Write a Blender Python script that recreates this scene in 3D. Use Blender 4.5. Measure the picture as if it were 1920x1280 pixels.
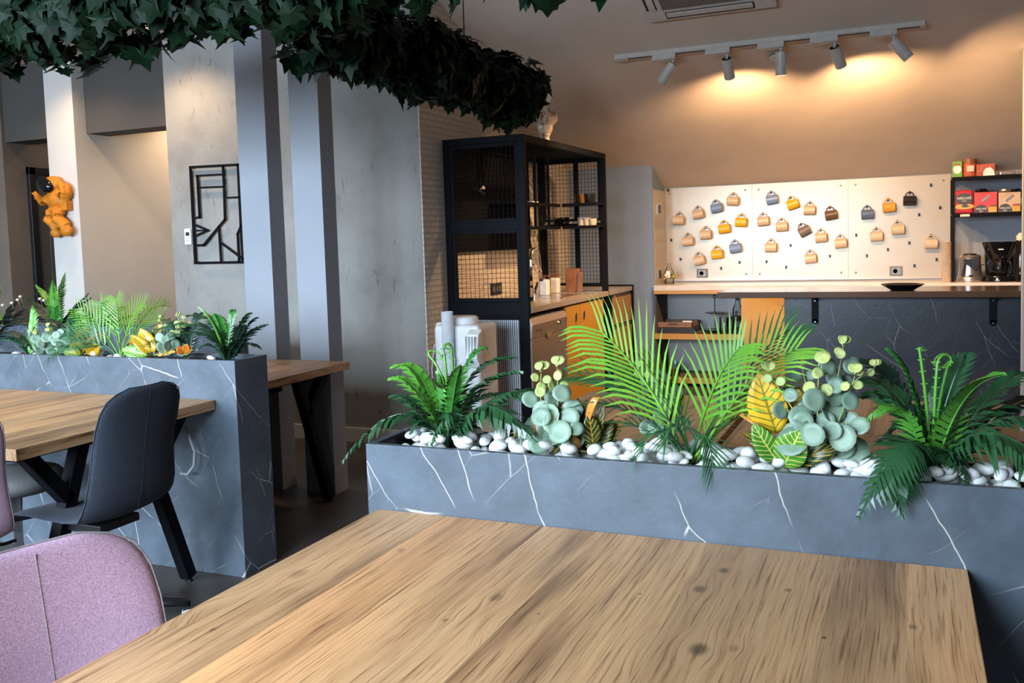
import bpy, math, random
import numpy as np
from mathutils import Vector, Matrix, noise
PI = math.pi
random.seed(7)
for o in list(bpy.data.objects): bpy.data.objects.remove(o)
C = bpy.context.scene.collection
scene = bpy.context.scene

# ---------------------------------------------------------------- camera
FPX, YAW, PITCH, ROLL, PPY, CAMH = 1714.0, .4083, .0702, -.0309, 569.7, 1.38
_cy, _sy = math.cos(YAW), math.sin(YAW)
FW = Vector((-_sy*math.cos(PITCH), _cy*math.cos(PITCH), -math.sin(PITCH)))
_r = Vector((_cy, _sy, 0)); _u = _r.cross(FW)
RT = _r*math.cos(ROLL) + _u*math.sin(ROLL)
UP = -_r*math.sin(ROLL) + _u*math.cos(ROLL)
CAM = Vector((0, 0, CAMH))
cam = bpy.data.cameras.new('camera'); co = bpy.data.objects.new('camera', cam); C.objects.link(co)
cam.sensor_fit = 'HORIZONTAL'; cam.sensor_width = 36; cam.lens = FPX/1920*36
cam.shift_y = -(640-PPY)/1920; cam.clip_start = .05
M = Matrix((RT, UP, -FW)).transposed().to_4x4(); M.translation = CAM
co.matrix_world = M
scene.camera = co
# ---------------------------------------------------------------- world, daylight, exposure
scene.view_settings.view_transform = 'Standard'; scene.view_settings.look = 'None'
scene.view_settings.exposure = 0.08; scene.view_settings.gamma = 1
w = bpy.data.worlds.new('sky'); scene.world = w; w.use_nodes = True
w.node_tree.nodes['Background'].inputs[0].default_value = (.55, .68, .9, 1)
w.node_tree.nodes['Background'].inputs[1].default_value = 1.2
def area(name, loc, rot, sx, sy, col, power, spread=PI):
    l = bpy.data.lights.new(name, 'AREA'); l.shape = 'RECTANGLE'; l.size = sx; l.size_y = sy
    l.color = col; l.energy = power; l.spread = spread
    o = bpy.data.objects.new(name, l); C.objects.link(o); o.location = loc; o.rotation_euler = rot
    return o
# daylight entering by the three windows behind the camera (the lamps sit just outside the panes)
for wx, pw in ((-6.4, 260), (-4.0, 280), (-1.75, 225)):
    area('window_daylight', (wx, -1.75, 1.9), (math.radians(57), 0, 0), 2.1, 1.7, (.66, .82, 1.0), pw, math.radians(115))

# ---------------------------------------------------------------- pixel rays -> points in the place
def ray(px, py): return RT*(px-960) - UP*(py-PPY) + FW*FPX
def atY(px, py, Y): d = ray(px, py); return CAM + d*(Y/d.y)
def atX(px, py, X): d = ray(px, py); return CAM + d*(X/d.x)
def atZ(px, py, Z): d = ray(px, py); return CAM + d*((Z-CAMH)/d.z)
SY, SZ, SM = 8.72, 1.83, .46
def slope_z(y): return SZ + SM*(SY-y)

# ---------------------------------------------------------------- materials
MATS = {}
def nmat(name):
    m = bpy.data.materials.new(name); m.use_nodes = True
    nt = m.node_tree; b = nt.nodes['Principled BSDF']
    MATS[name] = m
    return m, nt, b
def N(nt, typ, **kw):
    n = nt.nodes.new(typ)
    for k, v in kw.items():
        if k.startswith('i_'):
            key = k[2:]; key = int(key) if key.isdigit() else key.replace('_', ' ')
            n.inputs[key].default_value = v
        else: setattr(n, k, v)
    return n
def L(nt, a, b): nt.links.new(a, b)
def ramp(nt, stops, interp='LINEAR'):
    r = nt.nodes.new('ShaderNodeValToRGB'); cr = r.color_ramp; cr.interpolation = interp
    while len(cr.elements) < len(stops): cr.elements.new(.5)
    for e, (p, c) in zip(cr.elements, stops):
        e.position = p; e.color = c if len(c) == 4 else (*c, 1)
    return r
def s2l(r, g, b):
    f = lambda v: (v/255/12.92) if v/255 <= .04045 else ((v/255+.055)/1.055)**2.4
    return (f(r), f(g), f(b))
def plain(name, col, rough=.5, metal=0, var=.08, scale=30, bump=0, spec=.5, coat=0, trans=0, alpha=1, ior=1.45):
    m, nt, b = nmat(name)
    tc = N(nt, 'ShaderNodeTexCoord'); no = N(nt, 'ShaderNodeTexNoise', i_Scale=scale, i_Detail=3.0)
    L(nt, tc.outputs['Object'], no.inputs['Vector'])
    d = tuple(max(0, c*(1-var)) for c in col); e = tuple(min(1, c*(1+var)) for c in col)
    r = ramp(nt, [(.3, d), (.7, e)]); L(nt, no.outputs[0], r.inputs[0]); L(nt, r.outputs[0], b.inputs['Base Color'])
    b.inputs['Roughness'].default_value = rough; b.inputs['Metallic'].default_value = metal
    b.inputs['Specular IOR Level'].default_value = spec; b.inputs['IOR'].default_value = ior
    if coat: b.inputs['Coat Weight'].default_value = coat
    if trans: b.inputs['Transmission Weight'].default_value = trans
    if alpha < 1: b.inputs['Alpha'].default_value = alpha
    if bump:
        bp = N(nt, 'ShaderNodeBump', i_Strength=bump, i_Distance=.01); L(nt, no.outputs[0], bp.inputs['Height']); L(nt, bp.outputs[0], b.inputs['Normal'])
    return m
def wood(name, base, dark, light, planks=7.5, knots=()):
    m, nt, b = nmat(name)
    tc = N(nt, 'ShaderNodeTexCoord'); geo = N(nt, 'ShaderNodeNewGeometry')
    sep = N(nt, 'ShaderNodeSeparateXYZ'); L(nt, geo.outputs['Position'], sep.inputs[0])
    # plank index across x
    mu = N(nt, 'ShaderNodeMath', operation='MULTIPLY', i_1=planks); L(nt, sep.outputs[0], mu.inputs[0])
    fl = N(nt, 'ShaderNodeMath', operation='FLOOR'); L(nt, mu.outputs[0], fl.inputs[0])
    wn = N(nt, 'ShaderNodeTexWhiteNoise', noise_dimensions='1D'); L(nt, fl.outputs[0], wn.inputs['W'])
    off = N(nt, 'ShaderNodeMath', operation='MULTIPLY', i_1=37.0); L(nt, wn.outputs[0], off.inputs[0])
    ya = N(nt, 'ShaderNodeMath', operation='ADD'); L(nt, sep.outputs[1], ya.inputs[0]); L(nt, off.outputs[0], ya.inputs[1])
    cb = N(nt, 'ShaderNodeCombineXYZ'); L(nt, sep.outputs[0], cb.inputs[0]); L(nt, ya.outputs[0], cb.inputs[1]); L(nt, sep.outputs[2], cb.inputs[2])
    # knots warp the grain
    vk = N(nt, 'ShaderNodeMapping'); vk.inputs['Scale'].default_value = (4.2, 1.9, 4); L(nt, cb.outputs[0], vk.inputs[0])
    vo = N(nt, 'ShaderNodeTexVoronoi', i_Scale=1.0, i_Randomness=1.0); L(nt, vk.outputs[0], vo.inputs['Vector'])
    warp = N(nt, 'ShaderNodeMapRange', i_1=0.0, i_2=.24, i_3=.045, i_4=0.0); L(nt, vo.outputs['Distance'], warp.inputs[0])
    n0 = N(nt, 'ShaderNodeTexNoise', i_Scale=1.6, i_Detail=2.0); L(nt, cb.outputs[0], n0.inputs['Vector'])
    nm = N(nt, 'ShaderNodeMath', operation='MULTIPLY', i_1=.025); L(nt, n0.outputs[0], nm.inputs[0])
    xs = N(nt, 'ShaderNodeMath', operation='ADD'); L(nt, sep.outputs[0], xs.inputs[0]); L(nt, warp.outputs[0], xs.inputs[1])
    xs2 = N(nt, 'ShaderNodeMath', operation='ADD'); L(nt, xs.outputs[0], xs2.inputs[0]); L(nt, nm.outputs[0], xs2.inputs[1])
    kd = None
    for kx, ky, kr, dk in knots:       # real knots: the grain bends round them
        dx = N(nt, 'ShaderNodeMath', operation='SUBTRACT', i_1=kx); L(nt, sep.outputs[0], dx.inputs[0])
        dy = N(nt, 'ShaderNodeMath', operation='SUBTRACT', i_1=ky); L(nt, sep.outputs[1], dy.inputs[0])
        ax = N(nt, 'ShaderNodeMath', operation='DIVIDE', i_1=kr); L(nt, dx.outputs[0], ax.inputs[0])
        ay = N(nt, 'ShaderNodeMath', operation='DIVIDE', i_1=kr*1.5); L(nt, dy.outputs[0], ay.inputs[0])
        cv = N(nt, 'ShaderNodeCombineXYZ'); L(nt, ax.outputs[0], cv.inputs[0]); L(nt, ay.outputs[0], cv.inputs[1])
        ln = N(nt, 'ShaderNodeVectorMath', operation='LENGTH'); L(nt, cv.outputs[0], ln.inputs[0])
        fo = N(nt, 'ShaderNodeMapRange', i_1=.5, i_2=3.6, i_3=-.55, i_4=0.0, interpolation_type='SMOOTHSTEP'); L(nt, ln.outputs['Value'], fo.inputs[0])
        mv = N(nt, 'ShaderNodeMath', operation='MULTIPLY_ADD'); L(nt, dx.outputs[0], mv.inputs[0]); L(nt, fo.outputs[0], mv.inputs[1]); L(nt, xs2.outputs[0], mv.inputs[2]); xs2 = mv
        mr = N(nt, 'ShaderNodeMapRange', i_1=.35, i_2=1.3, i_3=1-dk, i_4=1.0, interpolation_type='SMOOTHSTEP'); L(nt, ln.outputs['Value'], mr.inputs[0])
        if kd is None: kd = mr.outputs[0]
        else:
            mm = N(nt, 'ShaderNodeMath', operation='MULTIPLY'); L(nt, kd, mm.inputs[0]); L(nt, mr.outputs[0], mm.inputs[1]); kd = mm.outputs[0]
    cb2 = N(nt, 'ShaderNodeCombineXYZ'); L(nt, xs2.outputs[0], cb2.inputs[0]); L(nt, ya.outputs[0], cb2.inputs[1]); L(nt, sep.outputs[2], cb2.inputs[2])
    mp = N(nt, 'ShaderNodeMapping'); mp.inputs['Scale'].default_value = (120, 2.2, 60); L(nt, cb2.outputs[0], mp.inputs[0])
    ng = N(nt, 'ShaderNodeTexNoise', i_Scale=1.0, i_Detail=5.0, i_Roughness=.65); L(nt, mp.outputs[0], ng.inputs['Vector'])
    mp2 = N(nt, 'ShaderNodeMapping'); mp2.inputs['Scale'].default_value = (9, .9, 9); L(nt, cb2.outputs[0], mp2.inputs[0])
    nb = N(nt, 'ShaderNodeTexNoise', i_Scale=1.0, i_Detail=4.0); L(nt, mp2.outputs[0], nb.inputs['Vector'])
    r1 = ramp(nt, [(.30, dark), (.40, base), (.55, light), (.8, base)]); L(nt, ng.outputs[0], r1.inputs[0])
    r2 = ramp(nt, [(.32, (.34, .29, .27)), (.44, (.82, .78, .74)), (.56, (1.0, .97, .94)), (.7, (1.12, 1.04, .95))]); L(nt, nb.outputs[0], r2.inputs[0])
    mx = N(nt, 'ShaderNodeMix', data_type='RGBA', blend_type='MULTIPLY'); mx.inputs[0].default_value = .9
    L(nt, r1.outputs[0], mx.inputs[6]); L(nt, r2.outputs[0], mx.inputs[7])
    # plank tone
    r3 = ramp(nt, [(0, (.72, .70, .68)), (.5, (1, .97, .93)), (1, (1.15, .98, .82))]); L(nt, wn.outputs[0], r3.inputs[0])
    mx2 = N(nt, 'ShaderNodeMix', data_type='RGBA', blend_type='MULTIPLY'); mx2.inputs[0].default_value = 1.0
    L(nt, mx.outputs[2], mx2.inputs[6]); L(nt, r3.outputs[0], mx2.inputs[7])
    # knot eyes
    rk = ramp(nt, [(.0, (.08, .07, .07)), (.05, (.16, .13, .11)), (.075, (.5, .44, .4)), (.14, (1, 1, 1))]); L(nt, vo.outputs['Distance'], rk.inputs[0])
    wk = N(nt, 'ShaderNodeMath', operation='GREATER_THAN', i_1=.5); 
    sc = N(nt, 'ShaderNodeSeparateColor'); L(nt, vo.outputs['Color'], sc.inputs[0]); L(nt, sc.outputs[0], wk.inputs[0])
    mx3 = N(nt, 'ShaderNodeMix', data_type='RGBA', blend_type='MULTIPLY'); L(nt, wk.outputs[0], mx3.inputs[0])
    L(nt, mx2.outputs[2], mx3.inputs[6]); L(nt, rk.outputs[0], mx3.inputs[7])
    # thin dark pores
    mp3 = N(nt, 'ShaderNodeMapping'); mp3.inputs['Scale'].default_value = (260, 5, 60); L(nt, cb2.outputs[0], mp3.inputs[0])
    np_ = N(nt, 'ShaderNodeTexNoise', i_Scale=1.0, i_Detail=3.0, i_Roughness=.6); L(nt, mp3.outputs[0], np_.inputs['Vector'])
    rp = ramp(nt, [(.34, (.40, .34, .30)), (.44, (.95, .94, .93)), (.62, (1.06, 1.05, 1.03))]); L(nt, np_.outputs[0], rp.inputs[0])
    mx4 = N(nt, 'ShaderNodeMix', data_type='RGBA', blend_type='MULTIPLY'); mx4.inputs[0].default_value = .9
    L(nt, mx3.outputs[2], mx4.inputs[6]); L(nt, rp.outputs[0], mx4.inputs[7]); out = mx4.outputs[2]
    if kd is not None:
        mx5 = N(nt, 'ShaderNodeMix', data_type='RGBA', blend_type='MULTIPLY'); mx5.inputs[0].default_value = 1
        L(nt, out, mx5.inputs[6]); L(nt, kd, mx5.inputs[7]); out = mx5.outputs[2]
    L(nt, out, b.inputs['Base Color'])
    b.inputs['Roughness'].default_value = .5
    bp = N(nt, 'ShaderNodeBump', i_Strength=.12, i_Distance=.002); L(nt, ng.outputs[0], bp.inputs['Height']); L(nt, bp.outputs[0], b.inputs['Normal'])
    return m
def marble(name, base, rough=.42, vein=.75, scale=3.0, seed=0.0):
    m, nt, b = nmat(name)
    geo = N(nt, 'ShaderNodeNewGeometry')
    mp = N(nt, 'ShaderNodeMapping'); mp.inputs['Location'].default_value = (seed, seed*.7, seed*1.3); mp.inputs['Rotation'].default_value = (0, .6, .3)
    L(nt, geo.outputs['Position'], mp.inputs[0])
    nz = N(nt, 'ShaderNodeTexNoise', i_Scale=5.0, i_Detail=4.0); L(nt, mp.outputs[0], nz.inputs['Vector'])
    ps = N(nt, 'ShaderNodeSeparateXYZ'); L(nt, geo.outputs['Position'], ps.inputs[0])
    pu = N(nt, 'ShaderNodeMath', operation='MULTIPLY_ADD', i_1=.83); L(nt, ps.outputs[1], pu.inputs[0]); L(nt, ps.outputs[0], pu.inputs[2])
    pc = N(nt, 'ShaderNodeCombineXYZ', i_2=seed); L(nt, pu.outputs[0], pc.inputs[0]); L(nt, ps.outputs[2], pc.inputs[1])
    va = N(nt, 'ShaderNodeVectorMath', operation='SCALE'); va.inputs['Scale'].default_value = .055; L(nt, nz.outputs['Color'], va.inputs[0])
    vb = N(nt, 'ShaderNodeVectorMath', operation='ADD'); L(nt, pc.outputs[0], vb.inputs[0]); L(nt, va.outputs[0], vb.inputs[1])
    vm = N(nt, 'ShaderNodeMapping'); vm.inputs['Scale'].default_value = (1.75, .55, 1); vm.inputs['Rotation'].default_value = (0, 0, .55); vm.inputs['Location'].default_value = (seed, seed*.37, 0); vm.vector_type = 'TEXTURE'; vm.inputs['Scale'].default_value = (.55, 1.75, 1)
    vm2 = N(nt, 'ShaderNodeMapping', vector_type='TEXTURE'); vm2.inputs['Scale'].default_value = (.5, 1.9, 1); vm2.inputs['Rotation'].default_value = (0, 0, -.75); vm2.inputs['Location'].default_value = (seed+5, 2, 0); L(nt, vb.outputs[0], vm2.inputs[0]); L(nt, vb.outputs[0], vm.inputs[0])
    v1 = N(nt, 'ShaderNodeTexVoronoi', feature='DISTANCE_TO_EDGE', voronoi_dimensions='2D', i_Scale=scale); L(nt, vm.outputs[0], v1.inputs['Vector'])
    v2 = N(nt, 'ShaderNodeTexVoronoi', feature='DISTANCE_TO_EDGE', voronoi_dimensions='2D', i_Scale=scale*1.5); L(nt, vm2.outputs[0], v2.inputs['Vector'])
    r1 = ramp(nt, [(0, (1, 1, 1)), (.004, (.75, .75, .75)), (.008, (0, 0, 0))]); L(nt, v1.outputs[0], r1.inputs[0])
    r2 = ramp(nt, [(0, (.6, .6, .6)), (.009, (0, 0, 0))]); L(nt, v2.outputs[0], r2.inputs[0])
    nk = N(nt, 'ShaderNodeTexNoise', i_Scale=4.6, i_Detail=2.0); L(nt, mp.outputs[0], nk.inputs['Vector'])
    mk = ramp(nt, [(.47, (0, 0, 0)), (.54, (1, 1, 1))]); L(nt, nk.outputs[0], mk.inputs[0])
    nk2 = N(nt, 'ShaderNodeTexNoise', i_Scale=4.7, i_Detail=3.0); L(nt, vb.outputs[0], nk2.inputs['Vector'])
    mk2 = ramp(nt, [(.5, (0, 0, 0)), (.62, (1, 1, 1))]); L(nt, nk2.outputs[0], mk2.inputs[0])
    a1 = N(nt, 'ShaderNodeMath', operation='MULTIPLY'); L(nt, r1.outputs[0], a1.inputs[0]); L(nt, mk.outputs[0], a1.inputs[1])
    a2 = N(nt, 'ShaderNodeMath', operation='MULTIPLY'); L(nt, r2.outputs[0], a2.inputs[0]); L(nt, mk2.outputs[0], a2.inputs[1])
    ad = N(nt, 'ShaderNodeMath', operation='MAXIMUM'); L(nt, a1.outputs[0], ad.inputs[0]); L(nt, a2.outputs[0], ad.inputs[1])
    am = N(nt, 'ShaderNodeMath', operation='MULTIPLY', i_1=vein); L(nt, ad.outputs[0], am.inputs[0])
    nc = N(nt, 'ShaderNodeTexNoise', i_Scale=7.0, i_Detail=6.0, i_Roughness=.6); L(nt, mp.outputs[0], nc.inputs['Vector'])
    rb = ramp(nt, [(.3, tuple(c*.72 for c in base)), (.7, tuple(c*1.3 for c in base))]); L(nt, nc.outputs[0], rb.inputs[0])
    mx = N(nt, 'ShaderNodeMix', data_type='RGBA'); L(nt, am.outputs[0], mx.inputs[0]); L(nt, rb.outputs[0], mx.inputs[6]); mx.inputs[7].default_value = (.62, .57, .48, 1)
    L(nt, mx.outputs[2], b.inputs['Base Color']); b.inputs['Roughness'].default_value = rough
    nf = N(nt, 'ShaderNodeTexNoise', i_Scale=60.0, i_Detail=4.0); L(nt, mp.outputs[0], nf.inputs['Vector'])
    bp = N(nt, 'ShaderNodeBump', i_Strength=.15, i_Distance=.004); L(nt, nf.outputs[0], bp.inputs['Height']); L(nt, bp.outputs[0], b.inputs['Normal'])
    return m
def plaster(name, base, var=.1, bump=.3, scale=2.2, rough=.8, streak=False):
    m, nt, b = nmat(name)
    geo = N(nt, 'ShaderNodeNewGeometry')
    n1 = N(nt, 'ShaderNodeTexNoise', i_Scale=scale, i_Detail=8.0, i_Roughness=.62); L(nt, geo.outputs['Position'], n1.inputs['Vector'])
    r = ramp(nt, [(.28, tuple(c*(1-var*1.5) for c in base)), (.5, base), (.75, tuple(min(1, c*(1+var)) for c in base))]); L(nt, n1.outputs[0], r.inputs[0])
    out = r.outputs[0]
    n2 = N(nt, 'ShaderNodeTexNoise', i_Scale=35.0, i_Detail=5.0); L(nt, geo.outputs['Position'], n2.inputs['Vector'])
    if streak:
        mp = N(nt, 'ShaderNodeMapping'); mp.inputs['Scale'].default_value = (26, 26, 7); mp.inputs['Rotation'].default_value = (0, .4, 0); L(nt, geo.outputs['Position'], mp.inputs[0])
        n3 = N(nt, 'ShaderNodeTexNoise', i_Scale=1.0, i_Detail=5.0, i_Roughness=.7, i_Distortion=.6); L(nt, mp.outputs[0], n3.inputs['Vector'])
        n4 = N(nt, 'ShaderNodeTexNoise', i_Scale=1.7, i_Detail=2.0); L(nt, geo.outputs['Position'], n4.inputs['Vector'])
        m4 = ramp(nt, [(.44, (0, 0, 0)), (.56, (1, 1, 1))]); L(nt, n4.outputs[0], m4.inputs[0])
        r3 = ramp(nt, [(.30, (.42, .41, .40)), (.41, (1, 1, 1))]); L(nt, n3.outputs[0], r3.inputs[0])
        mx = N(nt, 'ShaderNodeMix', data_type='RGBA', blend_type='MULTIPLY'); L(nt, m4.outputs[0], mx.inputs[0]); L(nt, out, mx.inputs[6]); L(nt, r3.outputs[0], mx.inputs[7]); out = mx.outputs[2]
    L(nt, out, b.inputs['Base Color']); b.inputs['Roughness'].default_value = rough
    b.inputs['Specular IOR Level'].default_value = .25
    bp = N(nt, 'ShaderNodeBump', i_Strength=bump, i_Distance=.006); L(nt, n2.outputs[0], bp.inputs['Height']); L(nt, bp.outputs[0], b.inputs['Normal'])
    return m
def brickpaint(name, base):
    m, nt, b = nmat(name)
    geo = N(nt, 'ShaderNodeNewGeometry'); mp = N(nt, 'ShaderNodeMapping'); mp.inputs['Rotation'].default_value = (0, PI/2, PI/2)
    sep = N(nt, 'ShaderNodeSeparateXYZ'); L(nt, geo.outputs['Position'], sep.inputs[0])
    cb = N(nt, 'ShaderNodeCombineXYZ'); L(nt, sep.outputs[1], cb.inputs[0]); L(nt, sep.outputs[2], cb.inputs[1])
    br = N(nt, 'ShaderNodeTexBrick', i_Scale=1.0); br.inputs['Brick Width'].default_value = .11; br.inputs['Row Height'].default_value = .04
    br.inputs['Mortar Size'].default_value = .006; br.inputs['Mortar Smooth'].default_value = .4
    br.inputs['Color1'].default_value = (*base, 1); br.inputs['Color2'].default_value = (*[c*.94 for c in base], 1); br.inputs['Mortar'].default_value = (*[c*.85 for c in base], 1)
    L(nt, cb.outputs[0], br.inputs['Vector']); L(nt, br.outputs['Color'], b.inputs['Base Color'])
    iv = N(nt, 'ShaderNodeMath', operation='SUBTRACT', i_0=1.0); L(nt, br.outputs['Fac'], iv.inputs[1])
    bp = N(nt, 'ShaderNodeBump', i_Strength=.9, i_Distance=.008); L(nt, iv.outputs[0], bp.inputs['Height']); L(nt, bp.outputs[0], b.inputs['Normal'])
    b.inputs['Roughness'].default_value = .7
    return m
def fabric(name, col):
    m, nt, b = nmat(name)
    tc = N(nt, 'ShaderNodeTexCoord')
    n1 = N(nt, 'ShaderNodeTexNoise', i_Scale=900.0, i_Detail=2.0); L(nt, tc.outputs['Object'], n1.inputs['Vector'])
    n2 = N(nt, 'ShaderNodeTexNoise', i_Scale=330.0, i_Detail=2.0); L(nt, tc.outputs['Object'], n2.inputs['Vector'])
    ad = N(nt, 'ShaderNodeMath', operation='ADD'); L(nt, n1.outputs[0], ad.inputs[0]); L(nt, n2.outputs[0], ad.inputs[1])
    r = ramp(nt, [(.36, tuple(c*.7 for c in col)), (.5, col), (.64, tuple(min(1, c*1.3+.006) for c in col))])
    hf = N(nt, 'ShaderNodeMath', operation='MULTIPLY', i_1=.5); L(nt, ad.outputs[0], hf.inputs[0]); L(nt, hf.outputs[0], r.inputs[0])
    L(nt, r.outputs[0], b.inputs['Base Color']); b.inputs['Roughness'].default_value = .95
    b.inputs['Sheen Weight'].default_value = .04; b.inputs['Specular IOR Level'].default_value = .1
    bp = N(nt, 'ShaderNodeBump', i_Strength=.35, i_Distance=.001); L(nt, n1.outputs[0], bp.inputs['Height']); L(nt, bp.outputs[0], b.inputs['Normal'])
    return m
def leafmat(name, c1, c2, rough=.38, vein=None, veins=8.0, veinw=.16, patch=0.0, pcol=(0, 0, 0), trans=.0):
    m, nt, b = nmat(name)
    tc = N(nt, 'ShaderNodeTexCoord'); oi = N(nt, 'ShaderNodeObjectInfo')
    n1 = N(nt, 'ShaderNodeTexNoise', i_Scale=25.0, i_Detail=3.0); L(nt, tc.outputs['Object'], n1.inputs['Vector'])
    ad = N(nt, 'ShaderNodeMath', operation='MULTIPLY_ADD', i_1=.45); L(nt, oi.outputs['Random'], ad.inputs[0])
    hm = N(nt, 'ShaderNodeMath', operation='MULTIPLY', i_1=.6); L(nt, n1.outputs[0], hm.inputs[0]); L(nt, hm.outputs[0], ad.inputs[2])
    r = ramp(nt, [(.2, c1), (.75, c2)]); L(nt, ad.outputs[0], r.inputs[0]); out = r.outputs[0]
    if vein:
        uv = N(nt, 'ShaderNodeUVMap'); uv.uv_map = 'UVMap'
        sp = N(nt, 'ShaderNodeSeparateXYZ'); L(nt, uv.outputs[0], sp.inputs[0])     # x along 0..1, y across -1..1 (stored 0..1)
        ce = N(nt, 'ShaderNodeMath', operation='MULTIPLY_ADD', i_1=2.0, i_2=-1.0); L(nt, sp.outputs[1], ce.inputs[0])
        ab = N(nt, 'ShaderNodeMath', operation='ABSOLUTE'); L(nt, ce.outputs[0], ab.inputs[0])
        k = N(nt, 'ShaderNodeMath', operation='MULTIPLY', i_1=veins); L(nt, sp.outputs[0], k.inputs[0])
        k2 = N(nt, 'ShaderNodeMath', operation='MULTIPLY_ADD', i_1=-1.8); L(nt, ab.outputs[0], k2.inputs[0]); L(nt, k.outputs[0], k2.inputs[2])
        nn = N(nt, 'ShaderNodeMath', operation='MULTIPLY_ADD', i_1=.9); L(nt, n1.outputs[0], nn.inputs[0]); L(nt, k2.outputs[0], nn.inputs[2])
        fr = N(nt, 'ShaderNodeMath', operation='FRACT'); L(nt, nn.outputs[0], fr.inputs[0])
        l1 = N(nt, 'ShaderNodeMath', operation='LESS_THAN', i_1=veinw*1.6); L(nt, fr.outputs[0], l1.inputs[0])
        l2 = N(nt, 'ShaderNodeMath', operation='LESS_THAN', i_1=veinw*.45); L(nt, ab.outputs[0], l2.inputs[0])
        mxv = N(nt, 'ShaderNodeMath', operation='MAXIMUM'); L(nt, l1.outputs[0], mxv.inputs[0]); L(nt, l2.outputs[0], mxv.inputs[1])
        mx = N(nt, 'ShaderNodeMix', data_type='RGBA'); L(nt, mxv.outputs[0], mx.inputs[0]); L(nt, out, mx.inputs[6]); mx.inputs[7].default_value = (*vein, 1); out = mx.outputs[2]
    if patch:
        n5 = N(nt, 'ShaderNodeTexNoise', i_Scale=45.0, i_Detail=2.0); L(nt, tc.outputs['Object'], n5.inputs['Vector'])
        rp = ramp(nt, [(.5-.3*patch+.15, (0, 0, 0)), (.5-.3*patch+.2, (1, 1, 1))]); L(nt, n5.outputs[0], rp.inputs[0])
        mx = N(nt, 'ShaderNodeMix', data_type='RGBA'); L(nt, rp.outputs[0], mx.inputs[0]); L(nt, out, mx.inputs[6]); mx.inputs[7].default_value = (*pcol, 1); out = mx.outputs[2]
    L(nt, out, b.inputs['Base Color']); b.inputs['Roughness'].default_value = rough; b.inputs['Specular IOR Level'].default_value = .5
    return m

KN = []
for kx, ky, kr, dk in ((1310, 1217, .020, .85), (1312, 1104, .016, .7), (1357, 1069, .013, .75), (1478, 1106, .008, .7), (1712, 1175, .009, .6), (1120, 992, .011, .75), (835, 1162, .007, .6), (398, 1180, .006, .6), (752, 1031, .010, .5), (1200, 1113, .004, .8), (1545, 1195, .006, .8), (560, 1075, .022, .35), (930, 1120, .016, .55), (1375, 1215, .012, .4), (1010, 1150, .004, .7)):
    q = atZ(kx, ky, .75); KN.append((q.x, q.y, kr*.78, dk*.82))
wood('oak_laminate', (.60, .345, .17), (.20, .10, .045), (.70, .44, .235), 8.2, KN)
wood('dark_wood', (.14, .075, .04), (.06, .035, .02), (.2, .11, .06), 9)
marble('marble_slab', (.068, .086, .106))
marble('marble_bar', (.015, .018, .025), rough=.35, vein=.35, seed=3.3)
plaster('concrete', (.285, .275, .255), var=.16, bump=.45, streak=True)
plaster('white_plaster', (.58, .55, .51), var=.04, bump=.12)
plaster('corridor_plaster', (.49, .475, .46), var=.04, bump=.1)
plaster('grey_plaster', (.27, .285, .31), var=.04, bump=.1)
plaster('blue_grey_paint', (.20, .26, .35), var=.05, bump=.08)
plaster('warm_ceiling', (.70, .60, .50), var=.05, bump=.1)
plaster('dark_paint', (.075, .068, .062), var=.06, bump=.1)
plaster('brown_plaster', (.16, .125, .10), var=.12, bump=.2)
plaster('floor_concrete', (.062, .052, .045), var=.35, bump=.15, scale=1.2, rough=.42)
plaster('white_trim', (.62, .62, .6), var=.03, bump=.05)
brickpaint('brick_paint', (.62, .55, .46))
plain('black_steel', (.005, .0055, .007), .55, 0, spec=.09)
plain('black_plastic', (.012, .012, .013), .35)
plain('black_gloss', (.006, .006, .007), .08)
plain('soil', (.012, .011, .010), .95, bump=.6)
plain('white_plastic', (.72, .73, .73), .3)
plain('lamp_white', (.62, .58, .53), .35)
plain('grey_wheel', (.35, .36, .37), .5)
plain('pebble_white', (.74, .74, .70), .38, var=.14, scale=9)
plain('orange_panel', (.47, .245, .025), .45, var=.06, scale=4)
plain('orange_drawer', (.34, .18, .06), .45, var=.08, scale=4)
plain('orange_edge', (.46, .235, .04), .45, var=.08, scale=4)
plain('counter_stone', (.33, .29, .25), .22, var=.1, scale=60)
plain('white_stone', (.62, .57, .50), .16, var=.08, scale=8)
plain('bar_top', (.05, .036, .027), .16, var=.2, scale=3)
plain('steel', (.62, .60, .58), .22, 1)
plain('chrome', (.8, .8, .8), .08, 1)
plain('dish_steel', (.42, .37, .33), .32, .85, var=.05)
plain('panel_metal', (.44, .37, .28), .28, .3, var=.04, scale=3)
plain('screw', (.2, .19, .18), .4, .8)
plain('glass', (.92, .95, .95), .02, trans=1, ior=1.2, var=0)
plain('smoky_plastic', (.75, .78, .8), .15, alpha=.55)
plain('rib_glass', (.16, .19, .25), .16, var=.05, spec=.9)
plain('tea', (.22, .04, .01), .2)
plain('mug_tan', (.56, .44, .31), .3, var=.06); plain('mug_blue', (.17, .27, .50), .28); plain('mug_yellow', (.72, .42, .02), .28)
plain('mug_brown', (.12, .075, .04), .35); plain('mug_black', (.02, .018, .017), .25); plain('mug_grey', (.16, .13, .115), .4); plain('mug_navy', (.10, .14, .24), .3)
plain('mug_amber', (.62, .32, .05), .3)
plain('astronaut_orange', s2l(204, 122, 18), .55, var=.2, scale=18, bump=.25)
plain('cup_paper', (.76, .62, .45), .6)
plain('box_green', (.16, .36, .05), .5, var=.35, scale=25); plain('box_red', (.42, .045, .03), .45, var=.3, scale=20); plain('box_rust', (.40, .09, .045), .5, var=.35, scale=25)
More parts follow.
